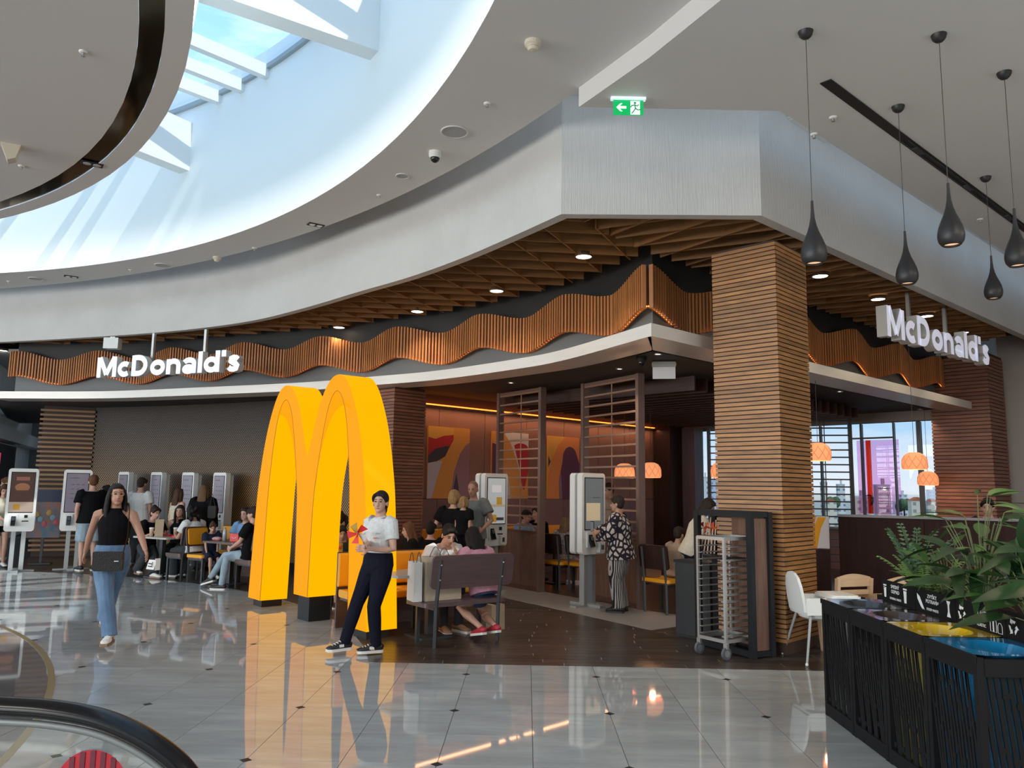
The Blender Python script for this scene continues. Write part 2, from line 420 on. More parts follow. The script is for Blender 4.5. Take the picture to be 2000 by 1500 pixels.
# planks
PW, PLN = .152, 1.2
pl_full = MB().box((0, 0, -.0015), (PLN-.012, PW-.007, .003)).mesh('plank', m_plank)
prest = MB()
for j in range(0, 110):
    y0 = FY+.004+j*PW; off = random.random()*PLN
    for i in range(-14, 12):
        x0 = i*PLN+off; cx, cy = x0+PLN/2, y0+PW/2
        if cy > 24 or cx > 13 or cx < -15: continue
        dF = hypot(cx-FC[0], cy-FC[1])
        q = [(x0, y0), (x0+PLN-.005, y0), (x0+PLN-.005, y0+PW-.004), (x0, y0+PW-.004)]
        ct = False
        if dF < FR+.8:
            ang = atan2(cy-FC[1], cx-FC[0]); 
            if dF < FR-.75: continue
            q = clip(q, (FC[0]+(FR-.02)*cos(ang), FC[1]+(FR-.02)*sin(ang)), (cos(ang), sin(ang))); ct = True
            if len(q) < 3: continue
        if cy < 13.0 and -6.6 < cx < 3.8 and inview(cx, cy, 40):
            if not ct: put('plank', pl_full, plank_base, (cx, cy, -.0005))
            else:
                ax = sum(p[0] for p in q)/len(q); ay = sum(p[1] for p in q)/len(q)
                MB().poly([(p[0]-ax, p[1]-ay) for p in q], -.003, 0).build('plank', m_plank, plank_base, loc=(ax, ay, -.0005))
        else: prest.poly(q, -.0035, -.0005)
prest.build('plank_field', m_plank, plank_base)['kind'] = 'stuff'
gt_ = struct(MB().poly([(-2.2, 15.4), (1.56, 10.07), (2.6, 10.9), (1.75, 11.66), (-2.0, 16.6)], -.002, .0022).build('floor_entry', m_gtile), 'light grey tiled strip of floor at the restaurant entrance')

# ------------------------------------------------------------------ atrium ceiling
AC = (-12.5, 1.55); RD, RS = 10.67, 12.93; ZS = 5.6; ZR = 5.4; ZG = 8.15
OC, OR = (-15.31, -2.66), 18.64
b = MB(); b.lathe([(0.01, ZS), (10.25, ZS)], (*AC, 0), 120); b.lathe([(10.45, ZS), (RD, ZS), (RD, ZG), (RD-.2, ZG)], (*AC, 0), 120)
disc = struct(smooth_angle(b.build('ceiling_disc', m_ceil), 30), 'round white ceiling disc hanging inside the ring skylight')
ring(AC, 10.25, 10.45, ZS+.012, ZS+.03, seg=160).build('bronze_strip', m_bronze, disc)
MB().lathe([(RD+.03, ZS+.35), (RD+.03, ZS+.75)], (*AC, 0), 120).build('cove_led', mat('cove_led_cool', (.8, .95, 1), emit=4.0, ecol=(.72, .93, 1.0)), disc)
b = MB(); n = 180; V = []
for k in range(n):
    t = 2*pi*k/n; dx, dy = cos(t), sin(t); ox, oy = AC[0]-OC[0], AC[1]-OC[1]
    bq = ox*dx+oy*dy; cq = ox*ox+oy*oy-OR*OR; ro = -bq+sqrt(bq*bq-cq)
    V += [(AC[0]+dx*RS, AC[1]+dy*RS, ZS), (AC[0]+dx*ro, AC[1]+dy*ro, ZS), (AC[0]+dx*ro, AC[1]+dy*ro, ZS+.12), (AC[0]+dx*RS, AC[1]+dy*RS, ZS+.12)]
F = []
for k in range(n):
    a = 4*k; c = 4*((k+1) % n); F += [(a, c, c+1, a+1)[::-1], (a+1, c+1, c+2, a+2)[::-1], (a+2, c+2, c+3, a+3)[::-1]]
struct(smooth_angle(b.add(V, F).build('ceiling_ring', m_ceil), 30), 'curved ceiling ring around the skylight with speakers and sprinklers')
b = MB(); b.lathe([(RS, ZS), (RS, ZG+.3), (RS+.25, ZG+.3), (RS+.25, ZS+.1)], (*AC, 0), 160)
struct(smooth_angle(b.build('wall_drum', m_drum), 30), 'tall white curved wall of the skylight drum')
# skylight: glass ring, rafters, radial beams
sky = struct(ring(AC, RD-.1, RS+.1, ZG, ZG+.02, seg=120).build('window_1', m_sglass), 'glass ring skylight with white rafters and blue sky beyond')
m_raft = mat('rafter_white', (.85, .87, .87), rough=.5)
for k in range(15):
    a = radians(35.2+24*k)
    rm = (RD+RS)/2; MB().box((0, 0, 0), (RS-RD+.1, .26, .85)).build('beam', m_raft, sky, loc=(AC[0]+rm*cos(a), AC[1]+rm*sin(a), 7.38), rz=a)
    for da in (-8.5, -5.2, -1.9 if False else 2.6, 6.2, 9.5):
        aa = a+radians(12+da*.95); ad = a+radians(12)
        MB().box((0, 0, 0), (RS-RD+.2, .12, .2)).build('rafter', m_raft, sky, loc=(AC[0]+rm*cos(aa), AC[1]+rm*sin(aa), ZG-.1), rz=ad)
MB().lathe([(RD+.02, ZG-.16), (RD+.1, ZG-.16), (RD+.1, ZG)], (*AC, 0), 120).build('inner_curb', m_raft, sky)
m_ral = mat('skylight_frame_grey', (.35, .40, .43), rough=.5)
ring(AC, RS-.06, RS, ZG-.07, ZG, seg=120).build('outer_frame', m_ral, sky)
# right-hand flat ceiling
P = []
a0 = atan2(7.22-OC[1], .46-OC[0])
for k in range(25):
    a = a0-(a0+.75)*k/24; P.append((OC[0]+OR*cos(a), OC[1]+OR*sin(a)))
P = [(.46, 7.24), (2.43, 7.30), (8.03, 12.5), (15.5, 19.6), (15.5, -9)] + [(P[-1][0], -9)] + P[::-1][:-1]
flat = struct(MB().poly(P, ZR, ZR+.24).build('ceiling', m_ceil), 'flat white ceiling over the hall with black pendant lamps')
# fascia
FL = spl([Vector(p) for p in [(-17.5, 17.6), (-14.2, 17.0), (-11.26, 16.28), (-9.935, 15.914), (-8.639, 15.51), (-7.383, 15.073), (-6.138, 14.514), (-4.906, 13.771), (-3.686, 12.714), (-2.603, 11.646), (-1.69, 10.768), (-.89, 9.848), (-.211, 8.937), (.335, 8.165)]], 6)
ZF = 4.65
fasP = FL+[Vector((2.477, 8.161)), Vector((9.129, 14.425)), Vector((14.5, 19.5))]
fascia = struct(wallstrip(fasP, ZF, 6.05, .13, 'wall_fascia', m_fascia), 'pale curved plaster bulkhead above the restaurant front')
cv = MB(); A_ = [(p.x, p.y) for p in fasP]
V = []
In = [(p.x, p.y) for p in offs(fasP, -1.0)]
for q, rq in zip(A_, In): V += [(q[0], q[1], 6.0), (rq[0], rq[1], 6.0)]
cv.add(V, [(2*i, 2*i+2, 2*i+3, 2*i+1) for i in range(len(A_)-1)])
struct(cv.build('ceiling_cove', m_ceil), 'shadowed cove slot above the curved bulkhead')
# ------------------------------------------------------------------ restaurant front: band, wave slats, grid ceiling
BL = spl([Vector(p) for p in [(-11.4, 16.35), (-8.85, 16.09), (-6.34, 15.2), (-4.06, 14.26), (-2.665, 13.41), (-1.516, 12.67), (-.241, 11.46), (.481, 10.55), (1.389, 8.79)]], 16)
BRT = [Vector((1.389, 8.79)), Vector((9.15, 16.2))]
bandP = BL+BRT[1:]
ZB0, ZB1 = 3.45, 3.60
band = wallstrip(bandP, ZB0, ZB1, .55, 'band', m_band)
band.name = 'ledge'; tag(band, 'pale horizontal metal ledge running under the wavy wood slats', 'ledge')
# end return of the ledge on the far side
SW = offs_trim(bandP, .50)                 # line of the slat wall
_m = offs(bandP, .5)[len(BL)-1]
iap = min(range(len(SW)), key=lambda i: (SW[i]-_m).length)
SL, SRr = SW[:iap+1], SW[iap:]
backL = struct(wallstrip(offs_trim(bandP, .68), 3.5, 4.1, .08, 'wall_bulkhead', mat('grey_panel', (.16, .17, .175), rough=.6)), 'dark grey bulkhead wall behind the wavy wood slats')
wallstrip(offs_trim(bandP, .68), 4.1, 5.15, .08, 'upper_lining', m_black, backL)
wave = thing('slat_wave', 'long wavy band of vertical oak slats along the curved restaurant front', 'slat screen', (0, 0, 0))
wave2 = thing('slat_wave', 'wavy band of vertical oak slats along the straight front beyond the corner column', 'slat screen', (0, 0, 0))
PER = 1.9
def waveslats(P, root, pitch, s_from, s_to, rev):
    S = arcl(P); tot = S[-1]; s = s_from
    while s < s_to:
        p, d = at_s(P, S, (tot-s) if rev else s)
        n_ = Vector((-d.y, d.x))           # away from the hall
        ph = (s/PER) % 1.0
        tri = abs(2*ph-1)                   # 1 at the crest, 0 at the trough
        dep = .16*(1-tri)
        zb = 3.90+.085*cos(2*pi*ph); q = p+n_*(dep-.05)
        yaw = atan2(d.y, d.x)+(.17 if (ph < .5) != rev else -.17)*1.0
        bxo('slat', m_slat, (q.x, q.y, zb+.28), (.030, .055, .56), root, yaw)
        s += pitch
totL = arcl(SL)[-1]; totR = arcl(SRr)[-1]
waveslats(SL, wave, .0625, .02, totL, True)
waveslats(SRr, wave2, .066, .02, totR-.1, False)
for root, P, rev in ((wave, SL, True), (wave2, SRr, False)):
    b = MB(); S = arcl(P); tot = S[-1]; n = int(tot/.08); V = []
    for k in range(n+1):
        s = tot*k/n; p, d = at_s(P, S, (tot-s) if rev else s); nn = Vector((-d.y, d.x)); ph = (s/PER) % 1.0; dep = .16*(1-abs(2*ph-1)); q = p+nn*(dep+.0); zb = 3.90+.085*cos(2*pi*ph)
        V += [(q.x, q.y, zb+.003), (q.x, q.y, zb+.53)]
    b.add(V, [(2*i, 2*i+2, 2*i+3, 2*i+1) for i in range(n)]); b.build('backing', mat('slat_backing', (.10, .045, .018), rough=.7), root)
# led glow line under the troughs
m_led = mat('led_orange', (1, .35, .08), emit=4., ecol=(1, .28, .05))
for root, P, rev in ((wave, SL, True), (wave2, SRr, False)):
    S = arcl(P); tot = S[-1]
    path = []
    n = int(tot/.12)
    for k in range(n+1):
        s = tot*k/n; p, d = at_s(P, S, (tot-s) if rev else s); nn = Vector((-d.y, d.x)); q = p+nn*(-.012+.16*(1-abs(2*((s/PER) % 1.0)-1))); path.append((q.x, q.y, 3.925+.085*cos(2*pi*s/PER)))
    MB().tube(path, .008, 4).build('led_strip', m_led, root)
# black void above the slats and the timber lattice in front of it
ZL = 4.70
vb = MB(); vb.poly([(p.x, p.y) for p in offs(fasP, .1)]+[(14.5, 25), (-17.5, 25)], 5.15, 5.2)
struct(vb.build('ceiling_void', m_black), 'black void above the timber lattice')
def linepoly(p, d, poly):
    ts = []
    m = len(poly)
    for i in range(m):
        a, b = poly[i], poly[(i+1) % m]; ex, ey = b[0]-a[0], b[1]-a[1]; den = d[0]*ey-d[1]*ex
        if abs(den) < 1e-9: continue
        t = ((a[0]-p[0])*ey-(a[1]-p[1])*ex)/den; u = ((a[0]-p[0])*d[1]-(a[1]-p[1])*d[0])/den
        if 0 <= u < 1: ts.append(t)
    ts.sort(); return [(ts[i], ts[i+1]) for i in range(0, len(ts)-1, 2)]
lat = tag(thing('timber_lattice', 'brown plywood lattice ceiling of crossed fins above the ledge', 'lattice ceiling'), 'brown plywood lattice ceiling of crossed fins above the ledge')
fo = offs(fasP, .14); bo = offs_trim(bandP, .48); iap2 = min(range(len(bo)), key=lambda i: (bo[i]-_m).length)
reg1 = [(p.x, p.y) for p in fo[:len(FL)]] + [(p.x, p.y) for p in reversed(bo[:iap2+1])]
reg2 = [(p.x, p.y) for p in fo[len(FL)-1:-1]] + [(bo[-1].x, bo[-1].y), (bo[iap2].x, bo[iap2].y)]
def fins(poly, deg, sp, half, h_, lim):
    d = (cos(radians(deg)), sin(radians(deg))); nrm = (-d[1], d[0])
    pr_ = [q[0]*nrm[0]+q[1]*nrm[1] for q in poly]; c0, c1 = min(pr_), max(pr_)
    k = c0+sp/2
    while k < c1:
        for t0, t1 in linepoly((nrm[0]*k, nrm[1]*k), d, poly):
            if t1-t0 < .12: continue
            x = nrm[0]*k+d[0]*(t0+t1)/2; y = nrm[1]*k+d[1]*(t0+t1)/2
            if not (-12.6 < x < 10): continue
            bxo('fin', m_grid, (x, y, ZL+h_/2), (t1-t0, .018, h_), lat, atan2(d[1], d[0]))
        k += sp
fins(reg1, 8, .40, 0, .17, 0); fins(reg1, 66, .55, 0, .17, 0)
fins(reg2, -24, .40, 0, .17, 0); fins(reg2, 124, .55, 0, .17, 0)
# recessed downlights in the lattice
dl0 = None
DLP = [(1140, 502), (970, 569), (815, 609), (662, 640), (480, 663), (327, 674), (171, 681), (5, 685), (1602, 540), (1715, 585), (1810, 618), (1880, 650)]
DLN = ['above the inner corner of the timber lattice', 'second from the corner along the curved lattice', 'third from the corner along the curved lattice', 'fourth from the corner above the tall glowing letter', 'right of the hanging white sign posts', 'between the two hanging posts of the curved front sign', 'left of the small white box above the curved front sign', 'at the far end of the curved lattice', 'beside the corner slat column under the lattice', 'behind the hanging sign beyond the column', 'above the middle of the straight front sign', 'near the last letter of the straight front sign']
for (x, y), nm in zip(DLP, DLN):
    q = gp(x, y, 4.685); t = thing('downlight', 'round warm downlight '+nm, 'downlight', (q.x, q.y, 4.685), group='downlights in the timber lattice')
    MB().lathe([(.10, .0), (.112, -.006), (.115, 0), (.115, .05), (.10, .05), (.10, 0)], seg=24).build('trim_ring', mat('lamp_trim', (.10, .06, .035), rough=.5), t, smooth=True)
    MB().lathe([(0.001, .004), (.10, .004)], seg=24).build('lens', m_lampglow, t)
    ld = bpy.data.lights.new('downlight_lamp', 'SPOT'); ld.energy = 60; ld.spot_size = radians(110); ld.spot_blend = .7; ld.color = (1, .78, .52); ld.shadow_soft_size = .08
    lo = bpy.data.objects.new('downlight_lamp', ld); COL.objects.link(lo); lo.location = (0, 0, -.03); lo.parent = t

# ------------------------------------------------------------------ slatted columns
def slat_column(name, label, corner, adirs, side, z0, z1, pitch, hgt, m, kind='structure', detail=True):
    # square column; `corner` = corner nearest the camera, adirs = angles of the two visible faces
    a, b2 = [Vector((cos(x), sin(x))) for x in adirs]; c = Vector(corner)
    ctr = c+(a+b2)*side/2; ang = adirs[0]
    core = MB().box((0, 0, (z0+z1)/2), (side-.03, side-.03, z1-z0)).build(name, mat('column_core', (.05, .028, .02), rough=.7), loc=(ctr.x, ctr.y, 0), rz=ang)
    core['kind'] = 'structure'; core['label'] = label
    n = int((z1-z0-.12)/pitch)
    # faces in the core's local frame: local x = first visible face direction
    loc_b = b2.x*cos(ang+pi/2)+b2.y*sin(ang+pi/2); sb = 1 if loc_b > 0 else -1
    back = MB(); s2 = side/2
    for k in range(n):
        z = z0+.12+(k+.5)*pitch
        bxo('slat', m, (0, -sb*(s2-.008), z), (side+.0, .024, hgt), core)
        bxo('slat', m, (-(s2-.008), 0, z), (.024, side-.026, hgt), core)
        back.box((0, sb*(s2-.008), z), (side, .024, hgt)); back.box((s2-.008, 0, z), (.024, side-.026, hgt))
    back.build('slats_behind', m, core)['kind'] = 'stuff'
    MB().box((0, 0, z0+.05), (side-.06, side-.06, .12)).build('plinth', m_black, core)
    return core
slat_column('column_corner', 'square corner column clad in horizontal oak strips', (2.776, 8.676), (radians(135+2), radians(47)), .80, 0, 4.56, .0502, .037, m_cslat)
slat_column('column_middle', 'slatted oak pillar standing behind the tall glowing letter', (-2.36, 13.63), (radians(138), radians(41)), .72, 0, 3.47, .058, .044, m_cslat_d)
slat_column('column_far', 'reddish slatted column at the far end beside the windows', (9.25, 15.85), (radians(135), radians(45)), 1.1, 0, 4.6, .075, .058, m_cslat_d)
# ------------------------------------------------------------------ restaurant interior shell
ZC = 3.5
m_wall_br = mat('brown_panel', (.30, .15, .11), rough=.55, noise=.12, nscale=2, nstretch=(1, 1, .4), coords='World')
m_wall_lo = mat('mauve_panel', (.24, .14, .14), rough=.6)
m_walnut = mat('walnut', (.16, .075, .05), rough=.45, noise=.45, nscale=4, nstretch=(7, 7, .5))
m_walnut_l = mat('walnut_light', (.21, .115, .08), rough=.45, noise=.35, nscale=4, nstretch=(7, 7, .5))
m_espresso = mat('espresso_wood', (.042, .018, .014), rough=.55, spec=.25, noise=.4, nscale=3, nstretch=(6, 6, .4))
m_purplewood = mat('purple_brown_wood', (.15, .10, .115), rough=.5, noise=.3, nscale=3, nstretch=(6, 6, .4))  # wood with a purple-brown base tone
bin_ = [(p.x, p.y) for p in offs_trim(bandP, .03)]
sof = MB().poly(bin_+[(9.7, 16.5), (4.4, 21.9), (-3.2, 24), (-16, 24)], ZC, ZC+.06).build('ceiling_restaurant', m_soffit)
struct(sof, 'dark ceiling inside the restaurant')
BW = [Vector((-2.6, 14.45)), Vector((4.22, 21.30))]
bw = struct(wallstrip(BW, 0, ZC, .12, 'wall_back', mat('back_core', (.10, .05, .045), rough=.6)), 'brown panelled back wall with three pictures')
bd = (BW[1]-BW[0]).normalized(); bn = Vector((bd.y, -bd.x)); BWL = (BW[1]-BW[0]).length; bwa = atan2(bd.y, bd.x)
def onback(s, z, out): q = BW[0]+bd*s+bn*out; return (q.x, q.y, z)
npan = 8
for k in range(npan):
    wd = BWL/npan
    bxo('panel', m_wall_br, onback(wd*(k+.5), 2.40, .012), (wd-.012, .024, 1.78), bw, bwa)
    bxo('panel', m_wall_lo, onback(wd*(k+.5), .75, .012), (wd-.012, .024, 1.48), bw, bwa)
bxo('cove_ledge', m_wall_br, onback(BWL/2, 3.27, .06), (BWL, .12, .03), bw, bwa)
ledo = MB().box((0, 0, 0), (BWL, .05, .02)).build('led_strip', mat('led_wall', (1, .35, .08), emit=2.8, ecol=(1, .26, .03)), bw, loc=onback(BWL/2, 3.305, .085), rz=bwa)
area('cove_glow', onback(BWL/2, 3.24, .20), (0, 0, bwa), BWL, .08, 24, (1, .50, .25))
# window wall
W0, W1 = Vector((9.35, 16.25)), Vector((4.25, 21.35))
wd_ = (W1-W0).normalized(); wa = atan2(wd_.y, wd_.x); WL = (W1-W0).length; wn = Vector((-wd_.y, wd_.x))
if wn.y > 0: wn = -wn
def onwin(s, z, out=0): q = W0+wd_*s+wn*out; return (q.x, q.y, z)
ws = struct(MB().box((0, 0, .45), (WL, .16, .9)).build('wall_window', m_wall_lo, loc=onwin(WL/2, 0, -.05), rz=wa), 'low sill wall below the restaurant windows')
bxo('head', mat('grey_ceiling_panel', (.30, .29, .28), rough=.7), (0, .1, 3.40), (WL, .3, .22), ws)
bxo('sill', mat('sill_grey', (.20, .19, .20), rough=.4), (0, .15, .93), (WL, .34, .05), ws)
win = struct(MB().box((0, 0, 2.1), (WL, .012, 2.36)).build('window_2', m_wglass, loc=onwin(WL/2, 0, -.02), rz=wa), 'wide restaurant window looking out over the city')
m_mull = mat('mullion_dark', (.06, .065, .07), rough=.4, metal=.4)
for s, wdt in ((1.27, .085), (1.79, .028), (2.50, .04), (3.45, .035), (4.4, .035), (5.6, .035), (6.75, .10)):
    bxo('mullion', m_mull, (s-WL/2, 0, 2.1), (wdt, .10, 2.36), win)
bxo('transom', m_mull, (2.27-WL/2, 0, 2.96), (.96, .06, .035), win)
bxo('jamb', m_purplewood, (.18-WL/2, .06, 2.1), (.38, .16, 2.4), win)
# translucent printed banner hanging outside the panes
m_ban = glassmat('banner_film', (.88, .68, .86), .0)
bn_o = MB().box((0, 0, 0), (.93, .01, 1.66)).build('banner', m_ban, loc=onwin(2.27, 2.10, -.30), rz=wa)
tag(bn_o, 'see-through pink and lilac printed banner hung outside the window', 'banner')
bxo('red_stripe', glassmat('banner_red', (.85, .22, .10), .0), (.20, .012, 0), (.11, .012, 1.66), bn_o)
# corner pilaster of dark and pale wood
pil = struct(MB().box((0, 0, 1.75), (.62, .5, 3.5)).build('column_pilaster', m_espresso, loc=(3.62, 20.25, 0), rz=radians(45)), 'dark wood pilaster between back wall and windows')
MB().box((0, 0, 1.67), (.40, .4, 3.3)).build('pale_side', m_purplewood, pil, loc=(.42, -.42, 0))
# baffle ceiling
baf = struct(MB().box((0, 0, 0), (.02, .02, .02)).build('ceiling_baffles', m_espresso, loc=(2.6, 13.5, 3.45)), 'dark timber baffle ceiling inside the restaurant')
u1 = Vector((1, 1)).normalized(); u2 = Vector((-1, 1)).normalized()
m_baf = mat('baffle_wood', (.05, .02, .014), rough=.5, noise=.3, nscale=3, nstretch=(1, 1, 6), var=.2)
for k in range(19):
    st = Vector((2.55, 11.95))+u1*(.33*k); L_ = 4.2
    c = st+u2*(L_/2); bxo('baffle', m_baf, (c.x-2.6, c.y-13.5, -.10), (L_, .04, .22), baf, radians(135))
# small ceiling spots inside
m_spot = mat('spot_glow', (1, .9, .75), emit=5., ecol=(1, .8, .55))
SPN = [((1285, 692), 'beside the dome camera under the ledge corner'), ((1210, 721), 'in front of the right-hand slatted divider'), ((998, 748), 'in front of the left slatted divider'), ((877, 781), 'over the back wall pictures'), ((961, 792), 'above the second picture'), ((1040, 800), 'between the two slatted dividers'), ((1110, 806), 'beside the third picture'), ((848, 786), 'next to the slatted pillar'), ((1640, 765), 'under the straight ledge beside the column'), ((1797, 800), 'under the straight ledge near the windows')]
for (x, y), nm in SPN:
    q = gp(x, y, ZC-.012); t = thing('ceiling_spot', 'small recessed ceiling spot '+nm, 'spotlight', (q.x, q.y, ZC-.012), group='small spots in the restaurant ceiling')
    MB().lathe([(.035, 0), (.055, -.006), (.06, .012), (.035, .012)], seg=16).build('trim_ring', m_alu, t, smooth=True)
    MB().lathe([(.001, .002), (.035, .002)], seg=12).build('lens', m_spot, t)
    ld = bpy.data.lights.new('spot_lamp', 'SPOT'); ld.energy = 45; ld.spot_size = radians(100); ld.spot_blend = .8; ld.color = (1, .8, .58); ld.shadow_soft_size = .05
    lo = bpy.data.objects.new('spot_lamp', ld); COL.objects.link(lo); lo.location = (0, 0, -.02); lo.parent = t

# dotted kiosk wall
DW = spl([Vector(p) for p in [(-10.55, 18.72), (-8.8, 18.15), (-6.8, 17.3), (-4.6, 16.1), (-2.55, 14.55)]], 6)
def dotmat():
    m = bpy.data.materials.new('gold_dots'); m.use_nodes = True; t = m.node_tree; b = t.nodes['Principled BSDF']; L = t.links.new
    uv = t.nodes.new('ShaderNodeUVMap'); sp = t.nodes.new('ShaderNodeSeparateXYZ'); L(uv.outputs[0], sp.inputs[0])
    def M2(op, a, b_=None, c=None):
        n = t.nodes.new('ShaderNodeMath'); n.operation = op
        for i, v in enumerate((a, b_, c)):
            if v is None: continue
            if isinstance(v, (int, float)): n.inputs[i].default_value = v
            else: L(v, n.inputs[i])
        return n.outputs[0]
    P = .058; outs = []
    for ox, oy in ((0, 0), (.5, .5)):
        u = M2('SUBTRACT', M2('FRACT', M2('ADD', M2('DIVIDE', sp.outputs[0], P), ox)), .5)
        v = M2('SUBTRACT', M2('FRACT', M2('ADD', M2('DIVIDE', sp.outputs[1], P*1.732*.62), oy)), .5)
        v = M2('MULTIPLY', v, 1.074)
        outs.append(M2('SQRT', M2('ADD', M2('MULTIPLY', u, u), M2('MULTIPLY', v, v))))
    dmin = M2('MINIMUM', outs[0], outs[1])
    rad = t.nodes.new('ShaderNodeMapRange'); rad.inputs[1].default_value = .6; rad.inputs[2].default_value = 3.2; rad.inputs[3].default_value = .30; rad.inputs[4].default_value = .07
    L(sp.outputs[1], rad.inputs[0])
    k = M2('LESS_THAN', dmin, rad.outputs[0])
    mx_ = t.nodes.new('ShaderNodeMixRGB'); mx_.inputs[1].default_value = (.014, .010, .008, 1); mx_.inputs[2].default_value = (.62, .36, .12, 1); L(k, mx_.inputs[0]); L(mx_.outputs[0], b.inputs['Base Color'])
    b.inputs['Roughness'].default_value = .45
    return m
b = MB(); S = arcl(DW); V = []
for p in DW: V += [(p.x, p.y, .15), (p.x, p.y, ZC)]
b.add(V, [(2*i, 2*i+2, 2*i+3, 2*i+1) for i in range(len(DW)-1)])
dw = b.build('wall_dotted', dotmat()); uvl = dw.data.uv_layers.new(name='UVMap')
for poly in dw.data.polygons:
    for li in poly.loop_indices:
        vi = dw.data.loops[li].vertex_index; uvl.data[li].uv = (S[vi//2], dw.data.vertices[vi].co.z)
struct(dw, 'dark wall with fine gold dots behind the ordering kiosks')
wallstrip(offs(DW, .005), 0, ZC, .1, 'core', m_black, dw)
wallstrip(offs(DW, -.03), 0, .16, .03, 'baseboard', m_black, dw)
# wide-gap slat screen at the far end of the dotted wall
E0, E1 = Vector((-11.5, 18.2)), Vector((-10.45, 18.62)); ed = (E1-E0).normalized(); ea = atan2(ed.y, ed.x); ec = (E0+E1)/2
scr = struct(MB().box((0, 0, 1.75), ((E1-E0).length-.06, .3, 3.5)).build('wall_slat_end', mat('screen_core', (.05, .03, .022), rough=.7), loc=(ec.x, ec.y+.2, 0), rz=ea), 'end wall with wide-spaced horizontal wood strips')
for k in range(31):
    bxo('slat', mat('screen_slat', (.33, .19, .095), rough=.5, noise=.3, nscale=3, nstretch=(.5, 6, 6), var=.12), (-.02, -.18, .15+k*.108), ((E1-E0).length+.02, .05, .05), scr)
# mall beyond the left end
m_farwall = mat('far_mall_wall', (.80, .80, .78), rough=.7)
lw = struct(MB().box((0, 0, 3), (.3, 9, 6)).build('wall_left', m_farwall, loc=(-15.2, 22.5, 0), rz=radians(25)), 'pale mall wall beyond the left end of the restaurant')
bxo('shopfront', m_black, (.2, -1.5, 1.35), (.3, 3.2, 2.7), lw)
bxo('shop_sign', mat('shop_red', (.8, .05, .12), emit=.6, rough=.5), (.36, -2.6, 2.25), (.05, .35, .4), lw)
bxo('ledge', m_white, (.3, 0, 2.95), (.5, 9, .35), lw)
struct(MB().box((-14, 26.5, 2.4), (14, .3, 4.8)).build('wall_far', mat('far_wall_grey', (.42, .45, .46), rough=.6)), 'grey glazed end wall of the mall corridor')
struct(MB().box((-16.2, 23.6, 4.85), (8.6, 10, .1)).build('ceiling_corridor', m_ceil), 'white corridor ceiling at the far left')

struct(wallstrip([Vector((10.15, 17.0)), Vector((15.2, 15.2)), Vector((15.2, 1.0))], 0, 6, .2, 'wall_right', mat('right_wall', (.45, .40, .37), rough=.7)), 'brown mall wall beyond the far slatted column')
area('corridor_fill_light', (-17.0, 21.5, 4.7), (0, 0, 0), 3, 2, 110, (1, .97, .93))  # out-of-view area light added to brighten the far corridor
struct(MB().box((6.5, -9.3, 2.8), (18, .2, 5.6)).build('wall_light_blocker', mat('light_blocker', (.55, .50, .46), rough=.7)), 'unseen wall behind the photographer, added to block light')  # added out of view to keep sky light off the right side
# ------------------------------------------------------------------ pictures on the back wall
ART = [(.925, 1.97, 'abstract picture of a grey and ochre arch with a red wave'), (2.59, 3.65, 'abstract picture of an ochre arch with a red wedge on white'), (4.27, 5.31, 'abstract picture of an orange arch over a purple oval')]
ac = {k_: tuple(min(.9, c*1.35) for c in v_) for k_, v_ in {'och': (.55, .25, .06), 'yel': (.60, .33, .07), 'red': (.40, .02, .03), 'nav': (.045, .04, .06), 'gry': (.42, .40, .45), 'mau': (.24, .13, .16), 'pur': (.10, .035, .08), 'org': (.58, .22, .07), 'wht': (.55, .52, .52)}.items()}
am = {k: mat('art_'+k, v, rough=.7) for k, v in ac.items()}
def artpiece(par, m, pts, lay): MB().add([(x, -.022-.0012*lay, z) for x, z in pts], [tuple(range(len(pts)))]).build('colour_field', am[m], par)
def arcp(cx, cz, rx, rz_, a0, a1, n=14): return [(cx+rx*cos(radians(a0+(a1-a0)*k/n)), cz+rz_*sin(radians(a0+(a1-a0)*k/n))) for k in range(n+1)]
sh = 1.39
